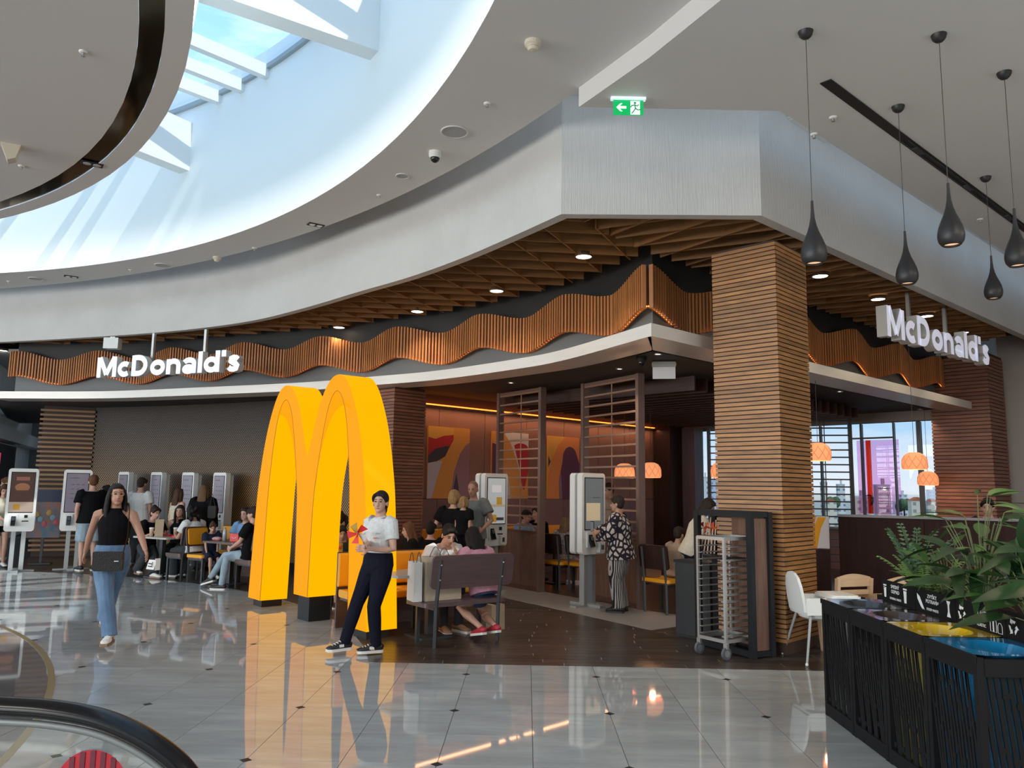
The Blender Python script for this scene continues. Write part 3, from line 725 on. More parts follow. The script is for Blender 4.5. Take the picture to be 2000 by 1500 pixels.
for i, (s0, s1, lb) in enumerate(ART):
    w_ = s1-s0; q = onback((s0+s1)/2, 2.195, .045)
    t = thing('picture', lb+' on the back wall', 'picture', q, bwa, 'pictures on the back wall')
    h2, w2 = sh/2, w_/2
    MB().box((0, 0, 0), (w_, .04, sh)).build('canvas', am[('yel', 'och', 'yel')[i]], t)
    def R_(pts): return [(max(-w2, min(w2, x)), max(-h2, min(h2, z))) for x, z in pts]
    if i == 0:
        artpiece(t, 'gry', R_([(-w2, -h2), (.1, -h2), (.1, 0), (-w2, .05)]), 1)
        artpiece(t, 'nav', R_([(-w2, -.02), (-.3, .02), (-.1, .12), (.15, .33), (-.1, .38), (-.35, .32), (-w2, .2)]), 2)
        artpiece(t, 'red', R_([(-w2, .12), (-.35, .26), (-.1, .32), (.1, .34), (.1, .55), (-.15, .52), (-.35, .45), (-w2, .48)]), 3)
        artpiece(t, 'och', R_([(-.42, -h2)]+[(-.35, -.5), (-.2, -.05), (0, .3), (.1, .45), (.1, h2), (w2, h2), (w2, .4), (.4, .35), (.25, .15), (.1, -.25), (.05, -h2)]), 4)
        artpiece(t, 'mau', R_([(.05, -h2), (.12, -.2), (.27, .18), (.42, .36), (w2, .42), (w2, -h2)]), 5)
        artpiece(t, 'nav', R_([(.12, -h2), (.13, -.45), (.19, -.2), (.25, -.45), (.27, -h2)]), 6)
    elif i == 1:
        artpiece(t, 'wht', R_([(-.25, h2), (w2, h2), (w2, -.1), (.15, -.1)]), 1)
        artpiece(t, 'red', R_([(.1, .42)]+arcp(.3, .38, .22, .1, 150, 20, 6)+[(w2, .3), (w2, -.1), (.42, -.5), (.36, -.5), (.25, 0)]), 2)
        artpiece(t, 'och', R_([(-.22, h2), (-w2, h2), (-w2, -h2), (w2, -h2), (w2, -.55), (.38, -.5), (.2, .05), (.0, .45)]), 3)
        artpiece(t, 'pur', R_([(-w2, .45), (-.4, .42), (-.3, .25), (-.22, -.1), (-.2, -h2), (-w2, -h2)]), 4)
        artpiece(t, 'gry', R_([(-.2, -.3), (-.12, -.1), (-.02, -.4), (.02, -h2), (-.2, -h2)]), 5)
    else:
        artpiece(t, 'org', R_([(-w2, -h2), (-w2, -.2), (-.4, .15), (-.2, .5), (.05, h2), (w2, h2), (w2, -h2)]), 1)
        artpiece(t, 'pur', R_([(-.15, -h2), (-.17, -.3), (-.05, .15)]+arcp(.2, .2, .25, .28, 160, 20, 8)+[(w2, .1), (w2, -h2)]), 2)
        artpiece(t, 'mau', R_([(-.15, -h2), (-.17, -.3), (-.1, -.1), (-.05, -h2)]), 3)
        artpiece(t, 'nav', R_([(-w2, .0), (-w2, .25), (-.44, .12)]), 4)

# ------------------------------------------------------------------ slatted dividers
m_div = mat('divider_frame', (.20, .125, .105), rough=.5, noise=.2, nscale=4, nstretch=(5, 5, .5))
m_bar = mat('divider_bar', (.30, .17, .11), rough=.5)
def divider(a, b_, label, z1=3.46, zp=.98, panel=True, nb=15, mm=None, mb_=None, ct='divider'):
    a, b_ = Vector(a), Vector(b_); L_ = (b_-a).length; an = atan2(b_.y-a.y, b_.x-a.x)
    t = thing('slatted_divider', label, ct, ((a.x+b_.x)/2, (a.y+b_.y)/2, 0), an, 'slatted dividers inside the restaurant')
    fm = mm or m_div
    for s in (-1, 1): bxo('post', fm, (s*(L_/2-.035), 0, z1/2), (.07, .12, z1), t)
    bxo('top_rail', fm, (0, 0, z1-.03), (L_-.14, .08, .05), t)
    z0 = zp if panel else .05
    for k in range(nb):
        z = z0+(k+.6)*(z1-z0)/nb
        bxo('bar', mb_ or m_bar, (0, -.01, z), (L_-.14, .05, .028), t)
    MB().tube([(0.02, 0, z0), (0.02, 0, z1)], .011, 6).build('rod', mb_ or m_bar, t)
    if panel:
        bxo('panel', m_walnut_l, (0, 0, zp/2+.02), (L_-.14, .06, zp-.06), t); bxo('cap_rail', m_walnut, (0, 0, zp), (L_-.14, .10, .035), t); bxo('kick_rail', m_walnut, (0, 0, .04), (L_-.14, .08, .08), t)
    return t
ddir = Vector((.63, -.776))
divider((.27-.80, 13.5+1.05), (.27, 13.5), 'tall slatted wooden divider nearest the back wall pictures')
divider((.93, 13.05), (1.70, 11.75), 'tall slatted wooden divider behind the woman in the patterned cardigan')
m_bd = mat('divider_black', (.03, .03, .035), rough=.5)
divider((5.75, 17.0), (6.85, 16.75), 'black slatted divider in front of the windows beside the column', 3.46, panel=False, nb=22, mm=m_bd, mb_=m_bd)
divider((4.32, 19.0), (5.3, 18.6), 'black slatted divider at the far window corner', 3.46, panel=False, nb=22, mm=m_bd, mb_=m_bd)

# ------------------------------------------------------------------ ceiling fittings under the ledge
def dome_camera(p, label, wm, flip=1):
    t = thing('dome_camera', label, 'camera', p)
    MB().lathe([(.001, 0), (.075, 0), (.075, -.05), (.06, -.075), (.001, -.075)], seg=20).build('housing', wm, t, smooth=False)
    MB().ball((0, 0, -.075), (.055, .055, .055), 14, 8).build('dome', mat('smoked_dome', (.01, .01, .012), rough=.08), t, smooth=True)
    return t
q = gp(1253, 697, ZC); dome_camera((q.x, q.y, ZC), 'small black dome camera under the ledge at the restaurant corner', m_black)
q = dp(1297, 740, 10.8); t = thing('exit_sign', 'white exit sign box seen from its blank back under the ceiling', 'sign', (q.x, q.y, q.z), radians(-8))
MB().rbox((0, 0, .20), (.33, .08, .07), .02).build('lamp_housing', mat('sign_grey', (.45, .45, .45), rough=.5), t)
MB().box((0, 0, .085), (.31, .012, .17)).build('panel', mat('sign_white', (.75, .76, .78), rough=.4), t)
# small white box by the curved sign
q = gp(220, 672, 4.5); t = thing('ceiling_box', 'small white box hung from the lattice above the curved front sign', 'box', (q.x, q.y, 4.42))
MB().rbox((0, 0, .09), (.30, .16, .22), .01).build('body', mat('box_white', (.72, .74, .72), rough=.4), t); MB().box((0, 0, .215), (.1, .05, .03)).build('mount', m_alu, t)
# ------------------------------------------------------------------ glowing double-arch letter
MA = Vector((-2.767, 10.169)); Mu = Vector((.657, -.754)); Mn = Vector((.754, .657)); MC = -.19
m_glow_f = mat('glow_face', (.06, .02, .0), rough=.5, spec=.06, emit=1.0, ecol=(1, .37, .0))
m_glow_s = mat('glow_side', (.06, .025, .0), rough=.5, spec=.06, emit=1.08, ecol=(1, .45, .0))
mroot = thing('arch_letter', 'tall glowing yellow double-arch letter standing on black plinths', 'sign', (MA.x+Mu.x*MC, MA.y+Mu.y*MC, 0), atan2(Mu.y, Mu.x))
half_out = spl([Vector(p) for p in [(1.70, .10), (1.585, 1.45), (1.50, 1.93), (1.41, 2.27), (1.30, 2.56), (1.16, 2.82), (1.03, 2.985), (.90, 3.075), (.76, 3.10), (.61, 3.07), (.46, 2.965), (.32, 2.79), (.20, 2.55), (.10, 2.30), (0, 2.085)]], 4)
half_in = spl([Vector(p) for p in [(.20, .31), (.235, 1.43), (.30, 1.85), (.385, 2.22), (.46, 2.48), (.54, 2.69), (.625, 2.82), (.70, 2.88), (.76, 2.895), (.83, 2.87), (.91, 2.79), (1.0, 2.62), (1.08, 2.34), (1.15, 1.93), (1.20, 1.45), (1.27, .10)]], 4)
MD = .40
b = MB()
# strips: front, back, outer sides, inner sides for each half, built by resampling
def resamp(P, n):
    S_ = arcl(P); return [at_s(P, S_, S_[-1]*k/n)[0] for k in range(n+1)]
nO = 60
for sg in (1, -1):
    O = resamp(half_out, nO); I = list(reversed(half_in)); I = resamp(I, nO)
    for yy, fl in ((0, False), (MD, True)):
        V = [];
        for o_, i_ in zip(O, I): V += [(sg*o_.x, yy, o_.y), (sg*i_.x, yy, i_.y)]
        F = [(2*k, 2*k+1, 2*k+3, 2*k+2) for k in range(nO)]
        b.cur = 0; b.add(V, F)
    # bottom triangle that joins the halves at the middle leg
    for P_ in (half_out, half_in):
        V = []
        for p in P_: V += [(sg*p.x, 0, p.y), (sg*p.x, MD, p.y)]
        b.cur = 1; b.add(V, [(2*k, 2*k+1, 2*k+3, 2*k+2) for k in range(len(P_)-1)])
b.cur = 0
for yy in (0, MD): b.add([(-.20, yy, .31), (.20, yy, .31), (0, yy, 2.085)], [(0, 1, 2)])
b.cur = 1
for x0, x1, z in ((-1.70, -1.27, .10), (-.20, .20, .31), (1.27, 1.70, .10)): b.add([(x0, 0, z), (x1, 0, z), (x1, MD, z), (x0, MD, z)], [(0, 1, 2, 3)])
mo = b.build('arches', [m_glow_f, m_glow_s], mroot)
import bmesh
bm_ = bmesh.new(); bm_.from_mesh(mo.data); bmesh.ops.remove_doubles(bm_, verts=bm_.verts, dist=.001); bmesh.ops.recalc_face_normals(bm_, faces=bm_.faces); bm_.to_mesh(mo.data); bm_.free()
for P_, nm in ((half_in, 'seam'),):
    for sg in (1, -1): MB().tube([(sg*p.x, -.001, p.y) for p in P_], .004, 4).build(nm, mat('seam_orange', (.35, .13, .0), rough=.5), mroot)
for x0, x1, z in ((-1.62, -1.33, .10), (-.16, .16, .31), (1.33, 1.62, .10)):
    MB().box(((x0+x1)/2, MD/2, z/2), (x1-x0, MD-.10, z)).build('plinth', m_black, mroot)

# ------------------------------------------------------------------ hanging letter signs
m_sface = mat('sign_face', (.85, .85, .92), emit=.34, ecol=(.78, .80, 1.0), rough=.4)
m_sside = mat('sign_side', (.66, .66, .64), rough=.5)
def ell(cx, cz, rx, rz_, a0, a1, n=20): return [(cx+rx*cos(radians(a0+(a1-a0)*k/n)), cz+rz_*sin(radians(a0+(a1-a0)*k/n))) for k in range(n+1)]
GLY = {'M': (.98, [[(.13, 0), (.13, 1)], [(.85, 0), (.85, 1)], [(.16, .98), (.49, .13)], [(.82, .98), (.49, .13)]]), 'c': (.62, [ell(.34, .36, .225, .255, 48, 312)]), 'D': (.84, [[(.13, 0), (.13, 1)], [(.13, .885), (.32, .885)]+ell(.33, .5, .32, .385, 90, -90)+[(.13, .115)]]),
       'o': (.71, [ell(.355, .36, .235, .25, 0, 360)]), 'n': (.68, [[(.12, 0), (.12, .72)], ell(.335, .40, .215, .215, 165, 0)+[(.55, 0)]]), 'a': (.66, [ell(.30, .20, .17, .105, 0, 360), [(.53, 0), (.53, .48)], ell(.32, .46, .21, .165, 160, 0)]),
       'l': (.25, [[(.125, 0), (.125, 1)]]), 'd': (.72, [ell(.345, .36, .225, .25, 0, 360), [(.59, 0), (.59, 1)]]), "'": (.24, [[(.12, .70), (.12, 1)]]), 's': (.58, [[(.46, .53), (.40, .615), (.28, .635), (.16, .585), (.155, .485), (.26, .41), (.38, .34), (.455, .25), (.42, .13), (.30, .095), (.17, .115), (.10, .20)]])}
def stroke(b, P_, w_, dep, sx, sz):
    P_ = [Vector((x*sx, z*sz)) for x, z in P_]; closed = (P_[0]-P_[-1]).length < 1e-4
    if closed: P_ = P_[:-1]
    n = len(P_); L_, R_ = [], []
    for i in range(n):
        p0 = P_[(i-1) % n] if closed or i else P_[i]; p1 = P_[(i+1) % n] if closed or i < n-1 else P_[i]
        d = (p1-p0).normalized(); nn = Vector((-d.y, d.x)); L_.append(P_[i]+nn*w_/2); R_.append(P_[i]-nn*w_/2)
    V = []
    for l, r in zip(L_, R_): V += [(l.x, -dep/2, l.y), (r.x, -dep/2, r.y), (r.x, dep/2, r.y), (l.x, dep/2, l.y)]
    m = n if closed else n-1
    b.cur = 0; fr = [(4*i, 4*i+1, 4*((i+1) % n)+1, 4*((i+1) % n)) for i in range(m)]; base = len(b.v); b.add(V, fr)
    b.cur = 1
    F = []
    for i in range(m):
        j = (i+1) % n; F += [(4*i+1, 4*i+2, 4*j+2, 4*j+1), (4*i+2, 4*i+3, 4*j+3, 4*j+2), (4*i+3, 4*i, 4*j, 4*j+3)]
    if not closed: F += [(0, 3, 2, 1), (4*n-4, 4*n-3, 4*n-2, 4*n-1)]
    b.f += [tuple(base+k for k in f) for f in F]; b.mi += [1]*len(F)
def lettersign(root, txt, cap, total, depth, posts, posth):
    unit = total/sum(GLY[c][0] for c in txt); x = -total/2
    for ch in txt:
        b = MB()
        for st in GLY[ch][1]: stroke(b, st, cap*.255, depth, unit, cap)
        b.build('letter', [m_sface, m_sside], root, loc=(x, 0, 0)); x += GLY[ch][0]*unit
    for z in (.55, .2): bxo('rail', m_alu, (0, depth/2+.02, z*cap), (total*.94, .03, .03), root)
    for px_ in posts: bxo('post', m_alu, (px_, depth/2+.05, posth/2+.1), (.05, .05, posth), root)
qa, qb = dp(192, 739, 14.6), dp(474, 725, 13.47)
A2, B2 = Vector((qa.x, qa.y)), Vector((qb.x, qb.y))
t = thing('letter_sign', 'white illuminated restaurant name hanging over the curved front', 'sign', ((A2.x+B2.x)/2, (A2.y+B2.y)/2, (qa.z+qb.z)/2), atan2(B2.y-A2.y, B2.x-A2.x))
lettersign(t, "McDonald's", .385, (B2-A2).length, .13, (-.50, .72), .72)
A2, B2 = Vector((4.99, 11.2)), Vector((7.02, 13.15))
qa = dp(1722, 656, 10.9); qb = dp(1925, 715, 13.36)
A2, B2 = Vector((qa.x, qa.y)), Vector((qb.x, qb.y))
t = thing('letter_sign', 'white illuminated restaurant name hanging over the straight front beyond the column', 'sign', ((A2.x+B2.x)/2, (A2.y+B2.y)/2, (qa.z+qb.z)/2), atan2(B2.y-A2.y, B2.x-A2.x))
lettersign(t, "McDonald's", .44, (B2-A2).length, .15, (-.7, .62), .75)

# ------------------------------------------------------------------ self-order kiosks
m_kw = mat('kiosk_white', (.80, .81, .79), rough=.3, coat=.15); m_kg = mat('kiosk_grey', (.42, .44, .44), rough=.4, metal=.3)
m_scr = mat('screen_lilac', (.10, .09, .11), rough=.15, emit=.20, ecol=(.42, .38, .48)); m_scrd = mat('screen_dark', (.05, .03, .03), rough=.15, emit=.05, ecol=(.5, .2, .1))
m_scrp = mat('screen_pale', (.4, .42, .42), rough=.12, emit=.42, ecol=(.55, .60, .60)); m_scrg = mat('screen_grey', (.10, .11, .115), rough=.12, emit=.15, ecol=(.50, .55, .58))
m_icon = mat('screen_icon', (.16, .13, .17), rough=.3); m_iconw = mat('screen_text', (.7, .68, .7), rough=.3, emit=.4); m_icony = mat('screen_gold', (.45, .27, .05), rough=.3, emit=.25, ecol=(.8, .45, .05))
m_blackgl = mat('black_gloss', (.012, .012, .014), rough=.15)
def kiosk(label, loc, rz, kind='lilac', double=True, stand=True, scan=True):
    t = thing('order_kiosk', label, 'kiosk', loc, rz, 'self-order kiosks')
    W, H, Zm = .50, 1.20, 1.36
    d1 = .105
    f = MB().rbox((0, -d1/2-.025*double, Zm), (W, d1, H), .055, 5).build('front_shell', m_kw, t)
    if double:
        MB().rbox((0, d1/2+.025, Zm), (W, d1, H), .055, 5).build('back_shell', m_kw, t)
        MB().box((0, 0, Zm), (W-.06, .055, H-.06)).build('spine', m_kg, t)
    else:
        MB().box((0, .05, Zm), (W-.1, .10, H-.1)).build('spine', m_kw, t)
    y0 = -d1-.025*double
    MB().box((0, y0-.002, Zm+.145), (.405, .01, .78)).build('bezel', m_blackgl, t)
    sm = {'lilac': m_scr, 'dark': m_scrd, 'pale': m_scrp, 'grey': m_scrg}[kind]
    s = MB().box((0, y0-.006, Zm+.145), (.38, .006, .75)).build('screen', sm, t)
    def ic(x, z, w_, h_, m, nm='icon'): bxo(nm, m, (x, y0-.010, Zm+.145+z), (w_, .002, h_), s)
    if kind == 'lilac':
        for r in range(4):
            for c in range(3): ic(-.08+c*.09, .16-r*.09, .045, .02, m_icon)
        ic(-.06, .29, .18, .02, m_icon)
    elif kind == 'dark':
        ic(0, .26, .22, .07, mat('screen_brown', (.25, .1, .07), emit=.15, rough=.3), 'headline')
        MB().ball((0, y0-.008, Zm+.24), (.13, .004, .085), 16, 8).build('burger_picture', mat('screen_bun', (.30, .13, .06), emit=.12, rough=.3), s)
        ic(0, .02, .24, .035, mat('screen_patty', (.10, .04, .03), rough=.3), 'picture_bar'); ic(0, -.28, .40, .19, mat('screen_tan', (.35, .27, .22), emit=.25, rough=.3), 'lower_field'); ic(-.07, -.28, .11, .11, m_icony)
    elif kind == 'pale':
        ic(0, .20, .20, .12, m_iconw); ic(0, -.08, .36, .04, mat('screen_counter', (.5, .4, .25), emit=.4, rough=.3)); ic(.06, .0, .12, .12, m_icony); ic(-.06, -.29, .12, .12, m_icony); ic(.08, -.3, .16, .05, m_icon)
    else:
        ic(-.02, -.12, .30, .26, mat('screen_warm', (.5, .42, .3), emit=.35, ecol=(.75, .6, .35), rough=.3), 'picture_field'); ic(.04, .09, .14, .012, m_icon)
    term = MB().box((0, 0, 0), (.075, .04, .19), rx=radians(-24)).build('card_terminal', m_blackgl, t, loc=(-.10, y0-.045, Zm-.40))
    MB().box((0, -.019, .04), (.055, .006, .07), rx=radians(-24)).build('terminal_screen', mat('terminal_glass', (.08, .09, .12), rough=.1), term)
    MB().box((-.10, y0-.012, Zm-.385), (.13, .03, .22)).build('terminal_bracket', m_kw, t)
    MB().box((.10, y0-.004, Zm-.315), (.055, .012, .055)).build('scanner', m_blackgl, t)
    MB().box((.09, y0-.004, Zm-.405), (.11, .012, .018)).build('receipt_slot', m_blackgl, t)
    if scan:
        MB().box((.11, y0-.035, Zm-.50), (.10, .07, .15)).build('printer_box', m_kw, t)
        MB().tube([(.11, y0-.073, Zm-.53), (.11, y0-.073, Zm-.46)], .022, 10).build('cup_icon', m_dark, t)
    if stand:
        for x in (-.085, .085): MB().box((x, 0, .40), (.075, .10, .78)).build('stand_post', m_kg, t)
        MB().box((0, 0, .02), (.12, .62, .04)).box((0, -.0, .012), (.62, .12, .024)).build('base_plate', m_kg, t)
    return t
kiosk('white double kiosk with a pale lit screen behind the seated man in white', (-.60, 13.45, 0), radians(42), 'pale')
kiosk('white double kiosk the woman in the patterned cardigan is using', (.92, 12.05, 0), radians(42), 'grey')
kiosk('white kiosk showing a dark burger screen, leftmost of all the kiosks', (-9.80, 15.25, 0), radians(29), 'dark', scan=False)
kiosk('white kiosk with lilac screen used by the man in denim shorts', (-9.02, 15.75, 0), radians(29), 'lilac')
for (x, Y, yt), lb in zip(((247, 17.75, 0), (311, 17.45, 0), (373, 17.1, 0), (435, 16.75, 0)), ('wall kiosk behind the walking woman, partly hidden by a white T-shirt', 'wall kiosk with an idle lilac screen, second along the dotted wall', 'wall kiosk with a pale banner screen, third along the dotted wall', 'wall kiosk with an icon menu, last along the dotted wall')):
    q = dp(x, 980, Y); kiosk(lb, (q.x, q.y, 0), radians(-38), 'lilac', double=False, stand=True)
# poster between the two left kiosks
q = dp(88, 1000, 16.6); t = thing('poster_stand', 'colourful toy poster between the two left kiosks', 'poster', (q.x, q.y, 0), radians(20))
MB().box((0, 0, 1.05), (.62, .04, 1.0)).build('board', mat('poster_teal', (.03, .16, .24), rough=.4, noise=.6, nscale=7, col2=(.35, .12, .05)), t)
bxo('top_field', mat('poster_navy', (.02, .03, .07), rough=.4), (0, -.024, 1.42), (.60, .006, .26), t)
for k in range(7): MB().ball((-.22+.075*k, -.024, .8+.33*((k*37 % 10)/10)), (.05, .004, .06), 10, 6).build('figure', mat('poster_fig%d' % (k % 3), ((.5, .08, .1), (.5, .3, .06), (.2, .35, .4))[k % 3], rough=.4), t)
MB().box((0, 0, .27), (.05, .04, .55)).box((0, 0, .02), (.4, .25, .03)).build('foot', m_dark, t)

# ------------------------------------------------------------------ furniture
m_seatbr = mat('seat_brown', (.10, .055, .045), rough=.4, noise=.3, nscale=4, nstretch=(.6, 6, 6)); m_seatpl = mat('bench_plum', (.115, .07, .075), rough=.35, noise=.25, nscale=4, nstretch=(.6, 8, 8))
m_yel = mat('yellow_vinyl', (.85, .37, .01), rough=.4); m_frame = mat('frame_steel', (.05, .055, .06), rough=.45, metal=.3)
m_top = mat('table_top', (.50, .48, .46), rough=.3, noise=.15, nscale=6, nstretch=(.5, 4, 1)); m_topd = mat('table_top_dark', (.12, .075, .06), rough=.35)
def chair(label, loc, rz, W=.45, seat_m=None, back_m=None, back_front=None, group=None, name='dining_chair'):
    # local -y is the front (sitter faces -y)
    t = thing(name, label, 'chair' if W < .7 else 'bench', loc, rz, group)
    sm = seat_m or m_seatbr; bm = back_m or m_seatbr
    MB().rbox((0, 0, .455), (W, .42, .05), .05, 4, 'Z').build('seat', sm, t)
    MB().rbox((0, 0, .42), (W-.02, .40, .025), .05, 4, 'Z').build('seat_pan', m_seatbr, t)
    bk = MB().rbox((0, 0, 0), (W, .028, .34), .05, 5).build('backrest', bm, t, loc=(0, .225, .78)); bk.rotation_euler = (radians(-8), 0, 0)
    if back_front: fr = MB().rbox((0, -.024, 0), (W-.05, .03, .29), .04, 4).build('back_cushion', back_front, bk)
    for x in (-1, 1):
        xx = x*(W/2-.075 if W > .7 else W/2-.06)
        MB().box((xx, -.17, .205), (.035, .035, .41)).build('leg', m_frame, t)
        MB().tube([(xx, .19, 0), (xx, .20, .42), (xx, .262, .92)], [(.018, .024)]*3, 4).build('leg', m_frame, t)
        for z in (.70, .86): MB().ball((xx, .262+(z-.86)*.14, z), .008, 6, 4).build('bolt', m_alu, t)
        MB().box((xx, .01, .395), (.03, .38, .03)).build('side_rail', m_frame, t)
    return t
def table(label, loc, rz, L_=.75, W=.7, h=.74, m=None, group=None):
    t = thing('dining_table', label, 'table', loc, rz, group)
    MB().rbox((0, 0, h-.015), (L_, W, .03), .05, 4, 'Z').build('table_top', m or m_top, t)
    MB().box((0, 0, h/2), (.08, .08, h-.05)).build('pedestal', m_frame, t); MB().rbox((0, 0, .012), (.45, .45, .024), .05, 3, 'Z').build('foot_plate', m_frame, t)
    return t
# foreground bench, seen from behind
bdir = Vector((.665, .505)).normalized(); ba = atan2(bdir.y, bdir.x); bnr = Vector((-bdir.y, bdir.x))
bc = Vector((-.55, 8.83))+bnr*.19
bench = chair('brown wooden bench with plum backrest turned to the viewer', (bc.x, bc.y, 0), ba+pi, 1.05, m_seatpl, m_seatpl, name='bench')
bench.rotation_euler = (0, 0, ba)
for c in list(bench.children): bpy.data.objects.remove(c)
Wb = 1.08
MB().rbox((0, .19, .45), (Wb, .46, .045), .06, 4, 'Z').build('seat', m_seatpl, bench)
bk = MB().rbox((0, 0, 0), (Wb, .03, .36), .06, 5).build('backrest', m_seatpl, bench, loc=(.04, -.075, .80)); bk.rotation_euler = (radians(8), 0, 0)
for x in (-.40, .42):
    MB().tube([(x, -.02, 0), (x, -.03, .42), (x, -.105, .93)], [(.02, .026)]*3, 4).build('leg', m_frame, bench)
    MB().box((x, .36, .21), (.04, .04, .42)).build('leg', m_frame, bench)
    MB().box((x, .17, .41), (.035, .36, .035)).build('side_rail', m_frame, bench)
    for z in (.72, .88): MB().ball((x, -.135-(z-.8)*.14+.02, z), .010, 8, 5).build('bolt', m_alu, bench)
# table and banquette of the foreground group
tcx = Vector((-1.12, 9.42)); table('pale table between the plum bench and the yellow banquette', (tcx.x, tcx.y, 0), ba, 1.2, .62)
bq = Vector((-1.45, 10.05)); t = thing('banquette', 'yellow padded banquette behind the pale table', 'bench', (bq.x, bq.y, 0), ba, None)
MB().rbox((0, 0, .43), (1.7, .45, .09), .03, 3, 'X').build('seat', m_yel, t)
MB().rbox((0, .25, .70), (1.7, .07, .40), .03, 3, 'X').build('backrest', m_yel, t)
MB().box((0, .29, .46), (1.7, .03, .90)).build('back_panel', m_seatbr, t)
MB().box((0, .02, .37), (1.66, .40, .04)).build('seat_pan', m_seatbr, t)
for x in (-.7, 0, .7): MB().box((x, -.12, .18), (.04, .04, .36)).build('leg', m_frame, t)
# seating by the kiosks
gA = 'dining chairs by the kiosk wall'
q = gp(318, 1139); table('grey round-cornered table with cups, near the kiosk wall', (-6.75, 14.75, 0), radians(-28), .95, .62)
chair('brown chair back to back with the yellow chair, seat of the curly-haired diner', (-6.22, 14.42, 0), radians(-28-90), .46, m_seatbr, m_seatbr, group=gA)
chair('yellow cushioned chair of the child in the number shirt', (-5.72, 14.16, 0), radians(-28+90), .46, m_yel, m_seatbr, m_yel, group=gA)
table('dark table with a red meal box, beside the glowing letter', (-5.12, 13.82, 0), radians(-28), .80, .62, m=m_topd)
chair('brown chair of the diner in crossed pale jeans', (-4.58, 13.36, 0), radians(-28-90), .46, m_seatbr, m_seatbr, group=gA)
t = thing('banquette', 'yellow backed banquette behind the child and the woman in light blue', 'bench', (-5.2, 14.75, 0), radians(-25))
MB().rbox((0, .22, .74), (1.6, .06, .36), .03, 3, 'X').build('backrest', m_yel, t); MB().rbox((0, 0, .43), (1.6, .42, .08), .03, 3, 'X').build('seat', m_yel, t); MB().box((0, .27, .46), (1.6, .03, .92)).build('back_panel', m_seatbr, t)
for x in (-.6, .6): MB().box((x, 0, .2), (.04, .3, .38)).build('leg', m_frame, t)
# seating behind the letter
table('dark table half hidden behind the glowing letter', (-3.0, 12.55, 0), radians(-40), .8, .6, m=m_topd)
chair('dark chair of the boy behind the glowing letter', (-2.55, 11.55, 0), radians(-45), .44, m_seatbr, m_seatbr, group='dining chairs behind the letter')
chair('dark chair of the ponytailed diner behind the glowing letter', (-2.25, 12.75, 0), radians(60+180), .44, m_seatbr, m_seatbr, group='dining chairs behind the letter')
# interior seating
gI = 'dining chairs inside the restaurant'
q = gp(1100, 1150); chair('dark chair with yellow seat pad, left of the kiosk post', (.58, 14.0, 0), radians(135), .48, m_yel, m_espresso, group=gI)
chair('dark chair with yellow seat pad, just behind the kiosk post', (.98, 13.75, 0), radians(135), .42, m_yel, m_espresso, group=gI)
table('table inside with meals behind the slatted dividers', (.55, 14.85, 0), radians(45), 1.3, .65, m=m_topd)
chair('dark chair with yellow seat pad under the boy in beige', (1.98, 11.55, 0), radians(130), .52, m_yel, m_espresso, group=gI)
table('dark table in front of the boy in beige', (2.62, 12.3, 0), radians(45), .75, .65, m=m_topd)
table('table by the back wall seen through the left divider', (-.9, 14.4, 0), radians(45), 1.2, .6, m=m_topd)
t = thing('banquette', 'yellow banquette along the brown back wall', 'bench', onback(2.6, 0, .34), bwa)
MB().rbox((0, .17, .74), (4.2, .08, .40), .03, 3, 'X').build('backrest', m_yel, t); MB().rbox((0, -.06, .43), (4.2, .46, .10), .03, 3, 'X').build('seat', m_yel, t); MB().box((0, 0, .19), (4.1, .4, .38)).build('base', m_seatbr, t)

# ------------------------------------------------------------------ tray trolley and station
rk = thing('tray_trolley', 'empty aluminium tray trolley on castors beside the corner column', 'trolley', (2.17, 8.70, 0), radians(-56))
rl, rw, rh = .37, .50, 1.06
zb = .17
for x in (-1, 1):
    for y in (-1, 1):
        MB().box((x*rl/2, y*rw/2, zb+rh/2), (.028, .028, rh)).build('upright', m_alu, rk)
        c = thing('castor', '', '', (0, 0, 0)) if False else MB().tube([(x*rl/2-.014, y*rw/2, .062), (x*rl/2+.014, y*rw/2, .062)], .062, 16).build('castor', mat('castor_rubber', (.10, .11, .13), rough=.5), rk)
        MB().tube([(x*rl/2-.017, y*rw/2, .062), (x*rl/2+.017, y*rw/2, .062)], .036, 12).build('hub', m_alu, c)
        MB().box((x*rl/2, y*rw/2, .135), (.05, .03, .06)).build('fork', m_alu, c)
for z in (zb+.01, zb+rh-.01):
    for y in (-1, 1): MB().box((0, y*rw/2, z), (rl, .03, .035)).build('rail', m_alu, rk)
    for x in (-1, 1): MB().box((x*rl/2, 0, z), (.03, rw, .035)).build('rail', m_alu, rk)
for k in range(14):
    z = zb+.05+k*.070
    for x in (-1, 1): MB().box((x*(rl/2-.03), 0, z), (.045, rw, .006)).box((x*(rl/2-.052), 0, z+.006), (.005, rw, .012)).build('tray_slide', m_alu, rk)
cb = thing('tray_station', 'dark framed tray return station with wood panels behind the trolley', 'station', (2.28, 8.92, 0), radians(118))
m_cf = mat('station_frame', (.016, .018, .021), rough=.5, spec=.25)
cw, cdp, chh = .84, .26, 1.50
for x in (-1, 1):
    for y in (-1, 1): MB().box((x*cw/2, y*cdp/2, chh/2), (.07, .055, chh)).build('post', m_cf, cb)
for z in (.04, chh-.03):
    for y in (-1, 1): MB().box((0, y*cdp/2, z), (cw, .05, .06)).build('rail', m_cf, cb)
    for x in (-1, 1): MB().box((x*cw/2, 0, z), (.05, cdp, .05)).build('rail', m_cf, cb)
MB().box((-cw/2+.01, 0, .75), (.02, cdp-.06, 1.36)).build('side_panel', m_walnut_l, cb)
MB().box((-.12, -cdp/2, .75), (.50, .02, 1.38)).build('back_panel', m_walnut_l, cb)
